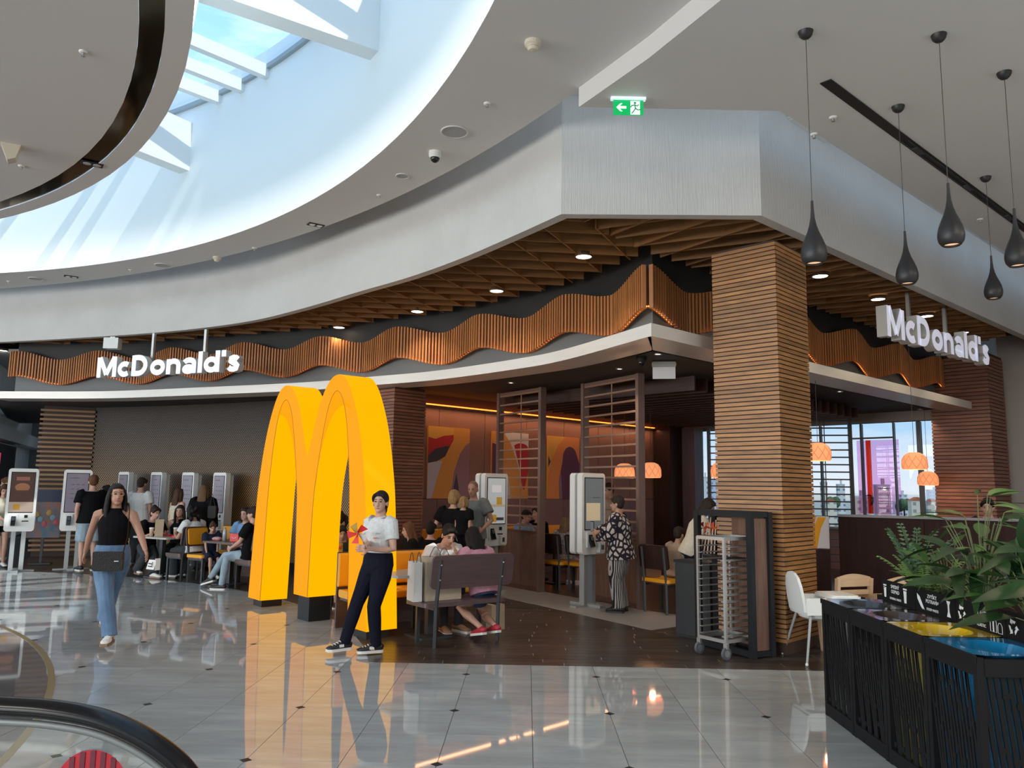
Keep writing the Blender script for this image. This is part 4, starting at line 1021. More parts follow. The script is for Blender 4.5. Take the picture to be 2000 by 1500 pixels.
MB().box((.27, -cdp/2+.02, .48), (.28, .02, .92)).build('dark_panel', m_cf, cb)
MB().box((.1, 0, .98), (cw-.3, cdp-.05, .03)).build('shelf', m_cf, cb); MB().box((0, 0, chh-.01), (cw, cdp, .03)).build('top', m_cf, cb)
cb2 = thing('waste_cabinet', 'low dark grey waste cabinet left of the tray trolley', 'cabinet', (2.07, 9.66, 0), radians(42))
MB().rbox((0, 0, .44), (.28, .50, .84), .01, 2, 'Z').build('body', mat('cabinet_grey', (.035, .038, .040), rough=.5, spec=.25), cb2); MB().box((0, 0, .875), (.30, .52, .03)).build('top', m_cf, cb2); MB().box((0, 0, .015), (.28, .5, .03)).build('plinth', m_black, cb2)
# toys and windmill packs lying in the station
t = thing('toy_windmill', 'red and orange toy windmills lying in the tray station', 'toy', (2.10, 9.25, .995))
m_red = mat('toy_red', (.75, .03, .03), rough=.4); m_org = mat('toy_orange', (.8, .25, .03), rough=.4)
for k in range(5): MB().tube([(-.1+.04*k, 0, .01), (-.02+.03*k, .05, .36+.03*(k % 3))], .008, 6).build('stick', mat('toy_stick', (.8, .6, .45), rough=.5), t)
for k in range(4):
    for a in range(4): MB().add([(-.05+.06*k, .03, .30), (-.05+.06*k+.07*cos(a*1.57), .02, .30+.07*sin(a*1.57)), (-.05+.06*k+.06*cos(a*1.57+.7), .05, .30+.06*sin(a*1.57+.7))], [(0, 1, 2)]).build('vane', (m_red, m_org)[k % 2], t)

# ------------------------------------------------------------------ high chairs
hc = thing('high_chair', 'white plastic high chair with tray in front of the corner column', 'high chair', (3.02, 8.50, 0), radians(97))
m_hcw = mat('highchair_white', (.78, .80, .78), rough=.35); m_hcg = mat('highchair_lilac', (.55, .53, .58), rough=.5)
for x, y in ((-.27, .24), (.27, .24), (-.27, -.26), (.27, -.26)):
    MB().tube([(x, y, 0), (x*.55, y*.5, .50)], [.012, .015], 8).build('leg', m_kg, hc); MB().ball((x, y, .012), .017, 8, 5).build('foot', m_hcw, hc)
# shell: seat bucket with a tall rounded back
sh_ = MB()
prof = []
for k in range(11):
    a = k/10; wd2 = .17*(1-.0*a); prof.append(a)
back = [(-.17, .50), (-.175, .62), (-.165, .75), (-.13, .84), (-.07, .885), (0, .90), (.07, .885), (.13, .84), (.165, .75), (.175, .62), (.17, .50)]
V = [(x, .17+.06*((z-.5)/.4), z) for x, z in back]+[(x, .20+.06*((z-.5)/.4), z) for x, z in back]; nbk = len(back)
sh_.add(V, [tuple(range(nbk)), tuple(range(2*nbk-1, nbk-1, -1))]+[(i, i+nbk, i+1+nbk, i+1) for i in range(nbk-1)])
sh_.box((0, .0, .50), (.34, .36, .06)); sh_.box((-.18, 0, .56), (.035, .36, .17)); sh_.box((.18, 0, .56), (.035, .36, .17)); sh_.ball((0, 0, .47), (.17, .18, .07), 14, 6)
sh_.build('seat_shell', m_hcw, hc)
MB().add([(x*.72, .165+.06*((z-.5)/.4), .52+(z-.52)*.9) for x, z in back], [tuple(range(nbk))]).build('back_pad', m_hcg, hc)
MB().rbox((0, -.25, .645), (.44, .32, .03), .06, 4, 'Z').build('tray', m_hcw, hc)
MB().rbox((0, -.25, .665), (.40, .28, .012), .05, 4, 'Z').build('tray_rim', m_hcw, hc)
m_beech = mat('beech', (.62, .43, .26), rough=.5, noise=.15, nscale=5, nstretch=(1, 6, 6))
def wood_hc(label, loc, rz):
    t = thing('high_chair', label, 'high chair', loc, rz, 'wooden high chairs')
    for x in (-.22, .22):
        MB().box((x, .1, .40), (.035, .05, .80), rx=radians(-6)).build('leg', m_beech, t); MB().box((x, -.16, .30), (.035, .05, .62), rx=radians(8)).build('leg', m_beech, t)
        MB().box((x, -.02, .60), (.035, .34, .04)).build('armrest', m_beech, t)
    lp = [(-.22, -.05), (.22, -.05), (.22, .03)]+[(.22-.44*k/10, .05+.035*sin(pi*k/10)) for k in range(11)]+[(-.22, .03)]
    MB().prism2(lp, (0, .13, .76), .02, 1).build('backrest', m_beech, t)
    MB().box((0, .12, .65), (.44, .02, .05)).build('back_rail', m_beech, t); MB().box((0, -.03, .45), (.42, .30, .025)).build('seat', m_beech, t); MB().box((0, -.18, .60), (.44, .03, .05)).build('front_bar', m_beech, t)
    return t
q = gp(1660, 1170, .62); wood_hc('pale beech wooden high chair behind the white high chair', (3.52, 8.95, 0), radians(-160)); wood_hc('second beech wooden high chair, half hidden by the bin signs', (4.02, 8.80, 0), radians(-165))
# booth partition on the right
P0, P1 = Vector((4.02, 10.35)), Vector((9.2, 7.6)); pa = atan2(P1.y-P0.y, P1.x-P0.x); pc = (P0+P1)/2; pL = (P1-P0).length
pt = struct(MB().box((0, 0, .72), (pL, .10, 1.40)).build('wall_booth', mat('booth_wood', (.030, .011, .009), rough=.6, spec=.15, noise=.4, nscale=3, nstretch=(6, 6, .4)), loc=(pc.x, pc.y, 0), rz=pa), 'low dark wood booth wall behind the plants')
bxo('cap', mat('cap_grey', (.20, .18, .20), rough=.4), (0, 0, 1.43), (pL, .13, .03), pt)
for k in range(6): bxo('panel', MATS['booth_wood'], (-pL/2+(k+.5)*pL/6, -.055, .71), (pL/6-.01, .012, 1.36), pt)
ap = thing('picture', 'tall colourful yellow and orange panel at the end of the booth wall', 'picture', (3.83, 10.55, 1.0), pa)
MB().box((0, 0, .20), (.26, .03, .42)).build('canvas', am['wht'], ap); MB().add([(-.10, -.017, 0), (-.02, -.017, 0), (.03, -.017, .25), (.10, -.017, .40), (.0, -.017, .40), (-.08, -.017, .2)], [(0, 1, 2, 3, 4, 5)]).build('colour_field', m_yel, ap); MB().add([(-.13, -.018, .2), (-.13, -.018, .41), (-.02, -.018, .41), (-.06, -.018, .25)], [(0, 1, 2, 3)]).build('colour_field', am['org'], ap); MB().box((0, .01, -.5), (.26, .05, 1.0)).build('base', m_espresso, ap)
# ------------------------------------------------------------------ recycling bins
m_binb = mat('bin_black', (.008, .008, .009), rough=.6, spec=.2)
BW_, BD_, BH_ = .545, .48, .87
BINS = [('general waste', (.035, .04, .045), (.30, .30, .28), 'general waste bin with dark grey lid ring, farthest of the row'),
        ('food waste', (.06, .04, .035), (.02, .02, .02), 'food waste bin with brown lid ring, second from the far end'),
        ('plastic', (.75, .48, .01), (.50, .42, .10), 'plastic bin with yellow lid ring, third from the far end'),
        ('paper', (.01, .20, .42), (.01, .20, .42), 'bin with blue lid ring, nearest of the row')]
m_ink = mat('sign_ink', (.80, .81, .80), rough=.6)
def flat(par, pts, y, m, nm): return MB().add([(x, y, z) for x, z in pts], [tuple(range(len(pts)))]).build(nm, m, par)
def label_text(par, txt, size, x, y, z, m, off=.0):
    me = textmesh(txt, size, m, extrude=.0008, offset=off); o = put('lettering', me, par, (x, y, z)); o.rotation_euler = (radians(90), 0, 0); return o
def recycle_icon(par, x, y, z, r):
    for k in range(3):
        a = radians(90+120*k); p = []
        for da, rr in ((-38, 1), (20, 1), (20, 1.25), (52, .8), (20, .35), (20, .58), (-38, .58)):
            p.append((x+r*rr*cos(a+radians(da)), z+r*rr*sin(a+radians(da))))
        flat(par, p, y, m_ink, 'recycle_arrow')
for k, (nm, lidc, linc, lb) in enumerate(BINS):
    yc = 6.47-BW_*(k+.5)
    t = thing('recycling_bin', lb, 'bin', (2.35+BD_/2, yc, 0), radians(-90), 'recycling bins')
    w2, d2 = BW_/2-.004, BD_/2
    for x in (-1, 1):
        for y in (-1, 1): MB().box((x*(w2-.02), y*(d2-.02), BH_/2), (.04, .04, BH_)).build('post', m_binb, t)
    for z in (.05, BH_-.05):
        MB().box((0, -d2+.015, z), (2*w2-.08, .03, .09)).build('rail', m_binb, t)
    MB().box((0, d2-.01, BH_/2), (2*w2-.04, .02, BH_-.02)).build('back_panel', m_binb, t)
    MB().box((0, 0, .03), (2*w2-.02, 2*d2-.02, .05)).build('floor_plate', m_binb, t)
    MB().box((0, .01, .44), (2*w2-.10, 2*d2-.07, .74)).build('liner', mat('bin_liner_%d' % k, linc, rough=.25, noise=.5, nscale=14), t)
    # slanted cut-out bars of the front and, on the last unit, of the end panel
    fp = MB().box((0, 0, 0), (.002, .002, .002)).build('front_grille', m_binb, t, loc=(0, -d2+.012, .435))
    nb = 13
    for i in range(nb):
        x = -w2+.05+(2*w2-.10)*(i+.5)/nb
        MB().box((0, 0, 0), (.019, .008, .70), ry=radians(-10+2.5*((i*7) % 3))).build('bar', m_binb, fp, loc=(x, 0, 0))
        for j in range(2):
            MB().box((0, 0, 0), (.034, .007, .03)).build('bridge', m_binb, fp, loc=(x+.012, .001, -.3+.6*(((i*5+j*7) % 11)/11)))
    for sx, ok in ((-1, k == 0), (1, k == 3)):
        if not ok: MB().box((sx*(w2-.008), 0, .44), (.006, 2*d2-.06, .80)).build('side_panel', m_binb, t); continue
        ep = MB().box((0, 0, 0), (.002, .002, .002)).build('end_grille', m_binb, t, loc=(sx*(w2-.012), 0, .435))
        for i in range(11):
            y = -d2+.05+(2*d2-.10)*(i+.5)/11; MB().box((0, 0, 0), (.008, .023, .70), rx=radians(6)).build('bar', m_binb, ep, loc=(0, y, 0))
            MB().box((0, 0, 0), (.007, .04, .03)).build('bridge', m_binb, ep, loc=(0, y+.015, -.3+.6*((i*5 % 11)/11)))
        for z in (.05, BH_-.05): MB().box((sx*(w2-.012), 0, z), (.03, 2*d2-.08, .09)).build('rail', m_binb, t)
    # lid: coloured plate with a sunken oval
    lid = MB(); seg = 40; V = []; lm = mat('bin_lid_%d' % k, lidc, rough=.18, coat=.5)
    ox, oy = w2-.006, d2-.006
    for i in range(seg):
        a = 2*pi*i/seg; c, s_ = cos(a), sin(a); m_ = max(abs(c)/ox, abs(s_)/oy); V.append((c/m_, s_/m_, BH_+.012))
    for i in range(seg): a = 2*pi*i/seg; V.append((.205*cos(a), .165*sin(a), BH_+.010))
    for i in range(seg): a = 2*pi*i/seg; V.append((.165*cos(a), .125*sin(a), BH_-.05))
    lid.add(V, [(i, (i+1) % seg, seg+(i+1) % seg, seg+i) for i in range(seg)]+[(seg+i, seg+(i+1) % seg, 2*seg+(i+1) % seg, 2*seg+i) for i in range(seg)])
    lo = lid.build('lid', lm, t)
    MB().lathe([(.001, 0), (1, 0)], seg=24).build('hole', m_black, t, loc=(0, 0, BH_-.052)).scale = (.165, .125, 1)
    MB().box((0, -d2-.003, BH_-.006), (2*w2, .012, .036)).build('front_edge', m_binb, t)
    # sign board standing at the back of the lid
    sb = MB().box((0, 0, 0), (BW_-.006, .012, .17)).build('sign_board', m_binb, t, loc=(0, d2+.008, BH_+.085))
    yf = -.008
    def cup(x, s=1.):
        flat(sb, [(x-.022*s, .035*s), (x+.022*s, .035*s), (x+.016*s, -.045*s), (x-.016*s, -.045*s)], yf, m_ink, 'icon'); flat(sb, [(x-.027*s, .052*s), (x+.027*s, .052*s), (x+.027*s, .041*s), (x-.027*s, .041*s)], yf, m_ink, 'icon')
    if k == 0:
        cup(-.21); cup(.12, 1.1)
        label_text(sb, 'SMESN\u00dd', .038, -.04, yf, .035, m_ink); label_text(sb, 'ODPAD', .038, -.04, yf, -.002, m_ink); label_text(sb, 'GENERAL WASTE', .024, -.04, yf, -.05, m_ink)
    elif k == 1:
        for j in range(3): flat(sb, [(-.24, .05), (-.20, .03), (-.18+.02*j, -.01-.02*j), (-.17+.015*j, -.055), (-.20+.01*j, -.03), (-.235, .01)], yf-.0004*j, m_ink, 'icon')
        flat(sb, [(.16, .05), (.21, .05), (.195, .02), (.195, -.02), (.21, -.055), (.16, -.055), (.175, -.02), (.175, .02)], yf, m_ink, 'icon')
        label_text(sb, 'ZVY\u0160KY', .036, -.03, yf, .035, m_ink); label_text(sb, 'POTRAV\u00cdN', .036, -.03, yf, .0, m_ink); label_text(sb, 'FOOD WASTE', .025, -.03, yf, -.05, m_ink)
    elif k == 2:
        recycle_icon(sb, -.20, yf, 0, .045); label_text(sb, 'PLAST', .044, .02, yf, .015, m_ink); label_text(sb, 'PLASTIC', .027, .02, yf, -.05, m_ink)
        for j, (x, h_) in enumerate(((.13, .10), (.165, .08), (.215, .06))):
            w_ = .014 if j < 2 else .022; P_ = [(x-w_, yf, -.06), (x-w_, yf, -.06+h_*.7), (x-w_*.4, yf, -.06+h_), (x+w_*.4, yf, -.06+h_), (x+w_, yf, -.06+h_*.7), (x+w_, yf, -.06)]
            MB().tube(P_, .0022, 4, closed=True).build('icon', m_ink, sb)
    else:
        recycle_icon(sb, -.20, yf, 0, .045)

# ------------------------------------------------------------------ planter and plants
pl = thing('planter', 'long black planter trough behind the recycling bins', 'planter', (3.15, 5.4, 0))
PLX = .19
MB().box((0, 0, .45), (.56, 2.5, .90)).build('trough', m_binb, pl)
MB().box((0, 0, .905), (.50, 2.44, .012)).build('soil', mat('soil', (.03, .02, .014), rough=.95, noise=.5, nscale=40), pl)
m_leafd = mat('leaf_dark', (.028, .075, .022), rough=.35, noise=.35, nscale=9, var=.3); m_leafm = mat('leaf_mid', (.07, .16, .035), rough=.4, noise=.35, nscale=9, var=.3); m_leafl = mat('leaf_light', (.16, .27, .07), rough=.45, noise=.3, nscale=9, var=.25)
m_fern = mat('leaf_bluegreen', (.075, .16, .075), rough=.55, noise=.3, nscale=12, var=.25); m_stem = mat('stem', (.14, .17, .07), rough=.5)
def leafmesh(nm, L_, W, m, droop=.35, nseg=7, fold=.12):
    b = MB(); V = []; F = []
    for i in range(nseg+1):
        t = i/nseg; w_ = W*(sin(pi*min(1, t*1.02))**.8)*(1-.25*t)+.002; x = L_*t; z = -droop*L_*t*t
        V += [(x, -w_, z+fold*w_), (x, 0, z), (x, w_, z+fold*w_)]
    for i in range(nseg):
        a = 3*i; F += [(a, a+3, a+4, a+1), (a+1, a+4, a+5, a+2)]
    b.add(V, F); me = b.mesh(nm, m, True); return me
LF = {'broad': leafmesh('leaf', .30, .060, m_leafd), 'broad2': leafmesh('leaf', .26, .055, m_leafm, .2), 'long': leafmesh('leaf', .42, .045, m_leafd, .55), 'thin': leafmesh('leaf', .20, .016, m_leafm, .5), 'rubber': leafmesh('leaf', .21, .062, m_leafd, .08)}
def place_leaf(par, me, p, az, el, roll=0, sc=1.):
    o = put('leaf', me, par, p); o.rotation_mode = 'ZYX' if False else 'XYZ'
    R = Matrix.Rotation(az, 3, 'Z') @ Matrix.Rotation(-el, 3, 'Y') @ Matrix.Rotation(roll, 3, 'X'); o.rotation_euler = R.to_euler(); o.scale = (sc, sc, sc); return o
rnd = random.Random(3)
def leafy(label, loc, n, keys, hmin, hmax, spread, sc=1., name='potted_plant', el=(.1, 1.1)):
    t = thing(name, label, 'plant', loc, 0, 'plants in the planter')
    for i in range(n):
        az = 2*pi*i/n*2.4+rnd.uniform(-.4, .4); h_ = rnd.uniform(hmin, hmax); r = rnd.uniform(.3, 1)*spread; top = (r*cos(az), r*sin(az)*1.2, h_)
        MB().tube([(.02*cos(az), .02*sin(az), 0), (top[0]*.45, top[1]*.45, h_*.62), top], [.005, .004, .003], 5).build('stem', m_stem, t)
        place_leaf(t, LF[rnd.choice(keys)], top, az+rnd.uniform(-.5, .5), rnd.uniform(*el), rnd.uniform(-.5, .5), sc*rnd.uniform(.8, 1.25))
    return t
def fern(label, loc, n, L_, m, up=1.2):
    t = thing('fern', label, 'plant', loc, 0, 'plants in the planter')
    for i in range(n):
        az = 2*pi*i/n+rnd.uniform(-.3, .3); b = MB(); LL = L_*rnd.uniform(.75, 1.1); el = rnd.uniform(up-.35, up+.2); P_ = []
        for k in range(15):
            s = k/14; r = LL*s*cos(el)*(1+.5*s); z = LL*s*sin(el)-.25*LL*s*s; P_.append(Vector((r*cos(az), r*sin(az), z)))
        b.tube(P_, .003, 4)
        sd = Vector((-sin(az), cos(az), 0))
        for k in range(2, 15):
            for j in (-1, 1):
                w_ = .075*(1-.75*k/14)+.012; p = P_[k]; d = (P_[k]-P_[k-1]).normalized(); tip = p+sd*j*w_+d*w_*.55+Vector((0, 0, -.012)); mid = p+sd*j*w_*.5
                b.add([p, mid+d*.016, tip, mid-d*.010], [(0, 1, 2, 3)])
        b.build('frond', m, t)
    return t
fern('blue-green fern at the far end of the planter', (3.08, 6.42, .90), 12, .72, m_fern, 1.38)
fern('yellow-green fern with loose fronds beside the first sign board', (3.02, 6.18, .90), 11, .46, m_leafl, 1.1)
leafy('bushy mid-green plant behind the food waste sign', (3.12, 6.0, .90), 26, ['broad2', 'thin'], .12, .46, .24, .9)
leafy('tall thin-stemmed plant with whorls of narrow leaves', (3.20, 5.72, .90), 30, ['thin', 'thin', 'broad2'], .25, .82, .22, 1.0, el=(-.2, .6))
leafy('dark broad-leaved plant drooping over the plastic sign', (3.05, 5.45, .90), 26, ['long', 'broad'], .15, .46, .28, 1.0, el=(-.1, .7))
t = leafy('rubber plant with one large upright dark leaf', (3.22, 5.22, .90), 12, ['rubber', 'broad'], .2, .50, .16, 1.0, el=(.3, 1.3))
place_leaf(t, LF['rubber'], (.0, -.02, .42), radians(200), radians(84), 0, 1.25)
leafy('large-leaved plant in front near the blue bin', (3.08, 4.95, .90), 30, ['broad', 'long', 'broad2'], .15, .50, .28, 1.05, el=(.0, .9))
leafy('glossy green plant at the near end of the planter', (3.05, 4.55, .90), 20, ['broad', 'long'], .12, .42, .30, 1.1, el=(.0, .8))
leafy('feathery dark plant rising beside the far slatted column', (3.30, 4.98, .90), 12, ['thin', 'thin'], .4, .72, .14, 1.0, el=(.3, 1.2))

# ------------------------------------------------------------------ drop pendants
m_pb = mat('pendant_black', (.018, .018, .02), rough=.45); m_pin = mat('pendant_inner', (.8, .5, .3), rough=.5, emit=.9, ecol=(1, .62, .36))
prof = [(.010, .51), (.012, .44), (.017, .37), (.028, .31), (.045, .255), (.068, .20), (.086, .15), (.096, .10), (.097, .07), (.090, .035), (.072, .008), (.062, .0), (.058, .004), (.062, .02)]
for i, (x, y, zb_, lb) in enumerate(((2.205, 5.958, 3.468, 'black drop pendant lamp beside the corner column'), (3.518, 7.197, 3.65, 'black drop pendant lamp in front of the straight front sign'), (3.29, 6.0, 3.638, 'largest-looking black drop pendant lamp, hung in the middle of the group'), (4.153, 6.574, 3.647, 'black drop pendant lamp at the right picture edge'), (5.317, 8.892, 3.942, 'smallest-looking black drop pendant lamp, farthest away'))):
    t = thing('pendant_lamp', lb, 'lamp', (x, y, zb_), 0, 'black drop pendants')
    sc = 1.0
    MB().lathe(prof, seg=28).build('shade', m_pb, t, smooth=True); MB().lathe([(.001, .022), (.0615, .020)], seg=20).build('bulb_disc', m_pin, t)
    MB().tube([(0, 0, .51), (0, 0, ZR-zb_)], .003, 5).build('cable', mat('cable_grey', (.06, .06, .06), rough=.6), t)
    MB().lathe([(.001, -.062), (.03, -.056), (.05, -.035), (.06, 0)], (0, 0, ZR-zb_), 18).build('canopy', m_pb, t, smooth=True)
    ld = bpy.data.lights.new('pendant_bulb', 'SPOT'); ld.energy = 14; ld.color = (1, .75, .5); ld.spot_size = radians(100); ld.spot_blend = .6; ld.shadow_soft_size = .04
    lo = bpy.data.objects.new('pendant_bulb', ld); COL.objects.link(lo); lo.parent = t; lo.location = (0, 0, -.01)
# interior patterned dome pendants
m_dome = mat('dome_orange', (.7, .26, .12), rough=.6, emit=.75, ecol=(1, .38, .16)); m_domeb = mat('dome_rib', (.5, .16, .07), rough=.6, emit=.35, ecol=(1, .3, .1))
for (x, y, Y, lb) in ((1220, 934, 15.0, 'glowing orange dome lamp seen through the divider slats'), (1271, 933, 14.6, 'glowing orange dome lamp just right of the divider post'), (1410, 933, 14.2, 'glowing orange dome lamp half hidden by the column, on its left'), (1598, 900, 12.2, 'glowing orange dome lamp half hidden by the column, on its right'), (1787, 917, 13.0, 'glowing orange dome lamp hanging before the wide window'), (1813, 948, 16.0, 'small far orange dome lamp below the one before the window')):
    q = dp(x, y, Y); t = thing('dome_lamp', lb, 'lamp', (q.x, q.y, q.z), 0, 'patterned orange dome lamps')
    r = .19; MB().lathe([(r*.93, 0), (r, .03), (r*1.0, .12), (r*.92, .19), (r*.72, .245), (r*.4, .275), (.001, .28)], seg=24).build('shade', m_dome, t, smooth=True)
    for j in range(10):
        for sg in (1, -1):
            P_ = []
            for k in range(7):
                z = .02+.2*k/6; rr = r*(1.005 if z < .13 else 1.005-.3*((z-.13)/.09)**1.6*.6); a = 2*pi*j/10+sg*k*.11; P_.append((rr*cos(a), rr*sin(a), z))
            MB().tube(P_, .004, 4).build('rib', m_domeb, t)
    MB().tube([(0, 0, .28), (0, 0, (4.72 if x == 1787 else 3.49)-q.z)], .004, 4).build('cable', m_dark, t)
    ld = bpy.data.lights.new('dome_bulb', 'POINT'); ld.energy = 9; ld.color = (1, .55, .28); ld.shadow_soft_size = .05
    lo = bpy.data.objects.new('dome_bulb', ld); COL.objects.link(lo); lo.parent = t; lo.location = (0, 0, -.06)

# ------------------------------------------------------------------ small ceiling fittings
def sprinkler(x, y, z, label):
    q = gp(x, y, z); t = thing('sprinkler', label, 'sprinkler', (q.x, q.y, z), 0, 'ceiling sprinklers')
    MB().lathe([(.04, 0), (.036, -.012), (.015, -.015)], seg=14).build('plate', m_wwhite, t, smooth=True); MB().lathe([(.012, -.01), (.012, -.04), (.02, -.045), (.001, -.047)], seg=10).build('head', m_alu, t)
for x, y, z, lb in ((952, 202, ZS, 'sprinkler on the ceiling ring above the large round speaker'), (741, 381, ZS, 'sprinkler on the ceiling ring between small speaker and twin spot'), (497, 484, ZS, 'sprinkler on the ceiling ring beside the small detector'), (255, 527, ZS, 'sprinkler on the ceiling ring left of the far speaker'), (17, 549, ZS, 'sprinkler at the far left end of the ceiling ring'), (163, 101, ZS, 'sprinkler alone on the round ceiling disc'), (42, 324, ZS, 'sprinkler below the wedge speaker on the ceiling disc'), (1627, 229, ZR, 'sprinkler on the flat ceiling beside the black track'), (1914, 428, ZR, 'sprinkler on the flat ceiling near the smallest pendant'), (1590, 262, ZR-.0, 'sprinkler in the cove beside the first pendant cable')):
    sprinkler(x, y, z, lb)
for x, y, r, lb in ((888, 257, .155, 'large round ceiling speaker beside the white dome camera'), (786, 343, .085, 'small round ceiling speaker near the white dome camera'), (319, 518, .15, 'round ceiling speaker between sprinklers on the far ring'), (70, 544, .13, 'round ceiling speaker at the far left of the ring')):
    q = gp(x, y, ZS); t = thing('ceiling_speaker', lb, 'speaker', (q.x, q.y, ZS), 0, 'round ceiling speakers')
    MB().lathe([(r, -.001), (r, -.010), (r*.9, -.014), (r*.86, -.006)], seg=32).build('rim', m_ceil, t, smooth=True); MB().lathe([(.001, -.008), (r*.87, -.008)], seg=32).build('grille', mat('speaker_grille', (.42, .43, .44), rough=.7), t)
for x, y, lb in ((617, 439, 'black twin spot recessed in the ceiling ring'), (139, 540, 'black twin spot at the far left of the ceiling ring'), (180, 320, 'black twin spot set in the bronze strip')):
    q = gp(x, y, ZS); t = thing('twin_spot', lb, 'spotlight', (q.x, q.y, ZS-.004), radians(35), 'black twin spots')
    MB().box((0, 0, .0), (.24, .13, .012)).build('frame', m_black, t)
    for k in (-1, 1): MB().lathe([(.001, -.012), (.035, -.012), (.045, -.006)], (k*.055, 0, 0), 14).build('lamp', mat('twin_lamp', (.7, .7, .68), rough=.2, metal=.5), t)
for x, y, r, lb in ((1041, 82, .075, 'cream smoke detector on the ceiling ring'), (424, 502, .07, 'cream smoke detector on the far ceiling ring')):
    q = gp(x, y, ZS); t = thing('smoke_detector', lb, 'detector', (q.x, q.y, ZS), 0, 'smoke detectors')
    MB().lathe([(r, 0), (r, -.03), (r*.75, -.045), (r*.7, -.06), (r*.5, -.08), (.001, -.085)], seg=20).build('body', mat('detector_cream', (.70, .64, .52), rough=.5), t); MB().lathe([(r*.72, -.048), (r*.72, -.056)], seg=20).build('slot', m_dark, t)
q = gp(850, 297, ZS); dome_camera((q.x, q.y, ZS), 'white dome camera on the ceiling ring', m_wwhite)
q = gp(22, 285, ZS); t = thing('wedge_speaker', 'cream wedge-shaped speaker on the ceiling disc', 'speaker', (q.x, q.y, ZS), radians(30))
MB().prism2([(-.10, 0), (.10, 0), (.06, -.16), (-.02, -.20)], (0, 0, 0), .16, 1).build('housing', mat('detector_cream', (.7, .64, .52)), t); MB().box((0, 0, -.005), (.14, .1, .012)).build('bracket', m_wwhite, t)
# black slot track
a_, b_ = gp(1612, 158, ZR), gp(2000, 445, ZR); dv = b_-a_; ln = dv.length+2.5; an = atan2(dv.y, dv.x); mid = a_+dv.normalized()*(ln/2)
t = thing('light_track', 'long black recessed light track in the flat ceiling', 'light track', (mid.x, mid.y, ZR-.004), an)
MB().box((0, 0, 0), (ln, .105, .01)).build('channel', m_black, t)
for k in (-1, 1): MB().box((.8, k*.03, -.008), (ln-1.9, .008, .012)).build('rail', m_dark, t)
for k in range(3): MB().box((-ln/2+2.1+k*1.5, 0, -.012), (.22, .06, .014)).build('adapter', m_dark, t)
# green exit sign
q = dp(1227, 184, 7.05); t = thing('exit_sign', 'lit green running-man exit sign hanging from the flat ceiling', 'sign', (q.x, q.y, ZR), radians(2))
m_gr = mat('exit_green', (.0, .30, .08), emit=.8, ecol=(.0, .42, .10), rough=.4); m_exw = mat('exit_white', (.9, .95, .92), emit=1.1, ecol=(.85, 1, .93), rough=.4)
MB().box((0, 0, -.012), (.33, .05, .024)).build('lamp_bar', mat('exit_bar', (.6, .65, .75), emit=.7, ecol=(.75, .85, 1), rough=.3), t)
pnl = MB().box((0, 0, -.10), (.285, .008, .15)).build('panel', m_gr, t)
yf = -.006
flat(pnl, [(.02, -.17), (.11, -.17), (.11, -.035), (.02, -.035)], yf, m_exw, 'door')
flat(pnl, [(-.115, -.10), (-.075, -.06), (-.055, -.06), (-.083, -.088), (-.02, -.088), (-.02, -.112), (-.083, -.112), (-.055, -.14), (-.075, -.14)], yf, m_exw, 'arrow')
mg2 = mat('exit_man', (.0, .22, .06), emit=.35, ecol=(0, .4, .1))
MB().ball((.062, yf-.002, -.055), (.012, .001, .012), 10, 6).build('figure', mg2, pnl)
for P_ in (((.058, -.07), (.066, -.11)), ((.066, -.11), (.09, -.125), (.11, -.12)), ((.066, -.11), (.05, -.135), (.03, -.16)), ((.058, -.075), (.03, -.082), (.022, -.10)), ((.058, -.075), (.085, -.085), (.098, -.07))):
    MB().tube([(x, yf-.002, z) for x, z in P_], .006, 5).build('figure', mg2, pnl)
# small light panel in the cove
q = gp(1585, 262, 5.9); t = thing('cove_panel', 'pale rectangular panel in the cove above the bulkhead', 'panel', (q.x, q.y, 5.97), radians(45))
MB().box((0, 0, 0), (.9, .3, .03)).build('frame', m_wwhite, t); MB().box((0, 0, -.018), (.84, .24, .01)).build('diffuser', mat('panel_pale', (.8, .8, .78), rough=.5), t)

# ------------------------------------------------------------------ escalator handrail
es = thing('escalator_balustrade', 'glass escalator balustrade end with thick black handrail', 'balustrade', (0, 0, 0))
pts = [dp(x, y, 2.6) for x, y in ((-560, 1360), (-200, 1368), (0, 1379), (100, 1386), (190, 1402), (262, 1430), (320, 1466), (362, 1505), (392, 1555), (402, 1620), (385, 1690))]
path = spl([Vector((p.x, p.y, p.z)) for p in pts], 6)
MB().tube(path, [(.042, .03)]*len(path), 14).build('handrail', mat('rubber_black', (.006, .006, .007), rough=.22, spec=.35), es, smooth=True)
inner = []
for i, p in enumerate(path):
    d = (path[min(i+1, len(path)-1)]-path[max(i-1, 0)]).normalized(); inner.append(p-Vector((-d.z, 0, d.x))*(-1)*0 + Vector((d.z, 0, -d.x))*.048)
MB().tube(inner, [(.009, .012)]*len(inner), 6).build('guide_rail', mat('guide_grey', (.22, .24, .24), rough=.45, metal=.2), es, smooth=True)
gv = [(p.x, p.y, p.z) for p in inner]+[(inner[-1].x, inner[0].y, .05), (inner[0].x, inner[0].y, .05)]
MB().add([(x, 2.6, z) for x, y, z in gv], [tuple(range(len(gv)))]).build('glass_panel', glassmat('balustrade_glass', (.90, .95, .93), .05), es)
MB().box(((inner[0].x+inner[-1].x)/2, 2.6, .06), (abs(inner[-1].x-inner[0].x), .12, .12)).build('base', m_alu, es)
q = dp(172, 1545, 2.58); st = MB().lathe([(.001, 0), (.118, 0)], seg=40).build('round_sticker', mat('sticker_red', (.45, .01, .025), rough=.4), es, loc=(q.x, 2.594, q.z)); st.rotation_euler = (radians(90), 0, 0)
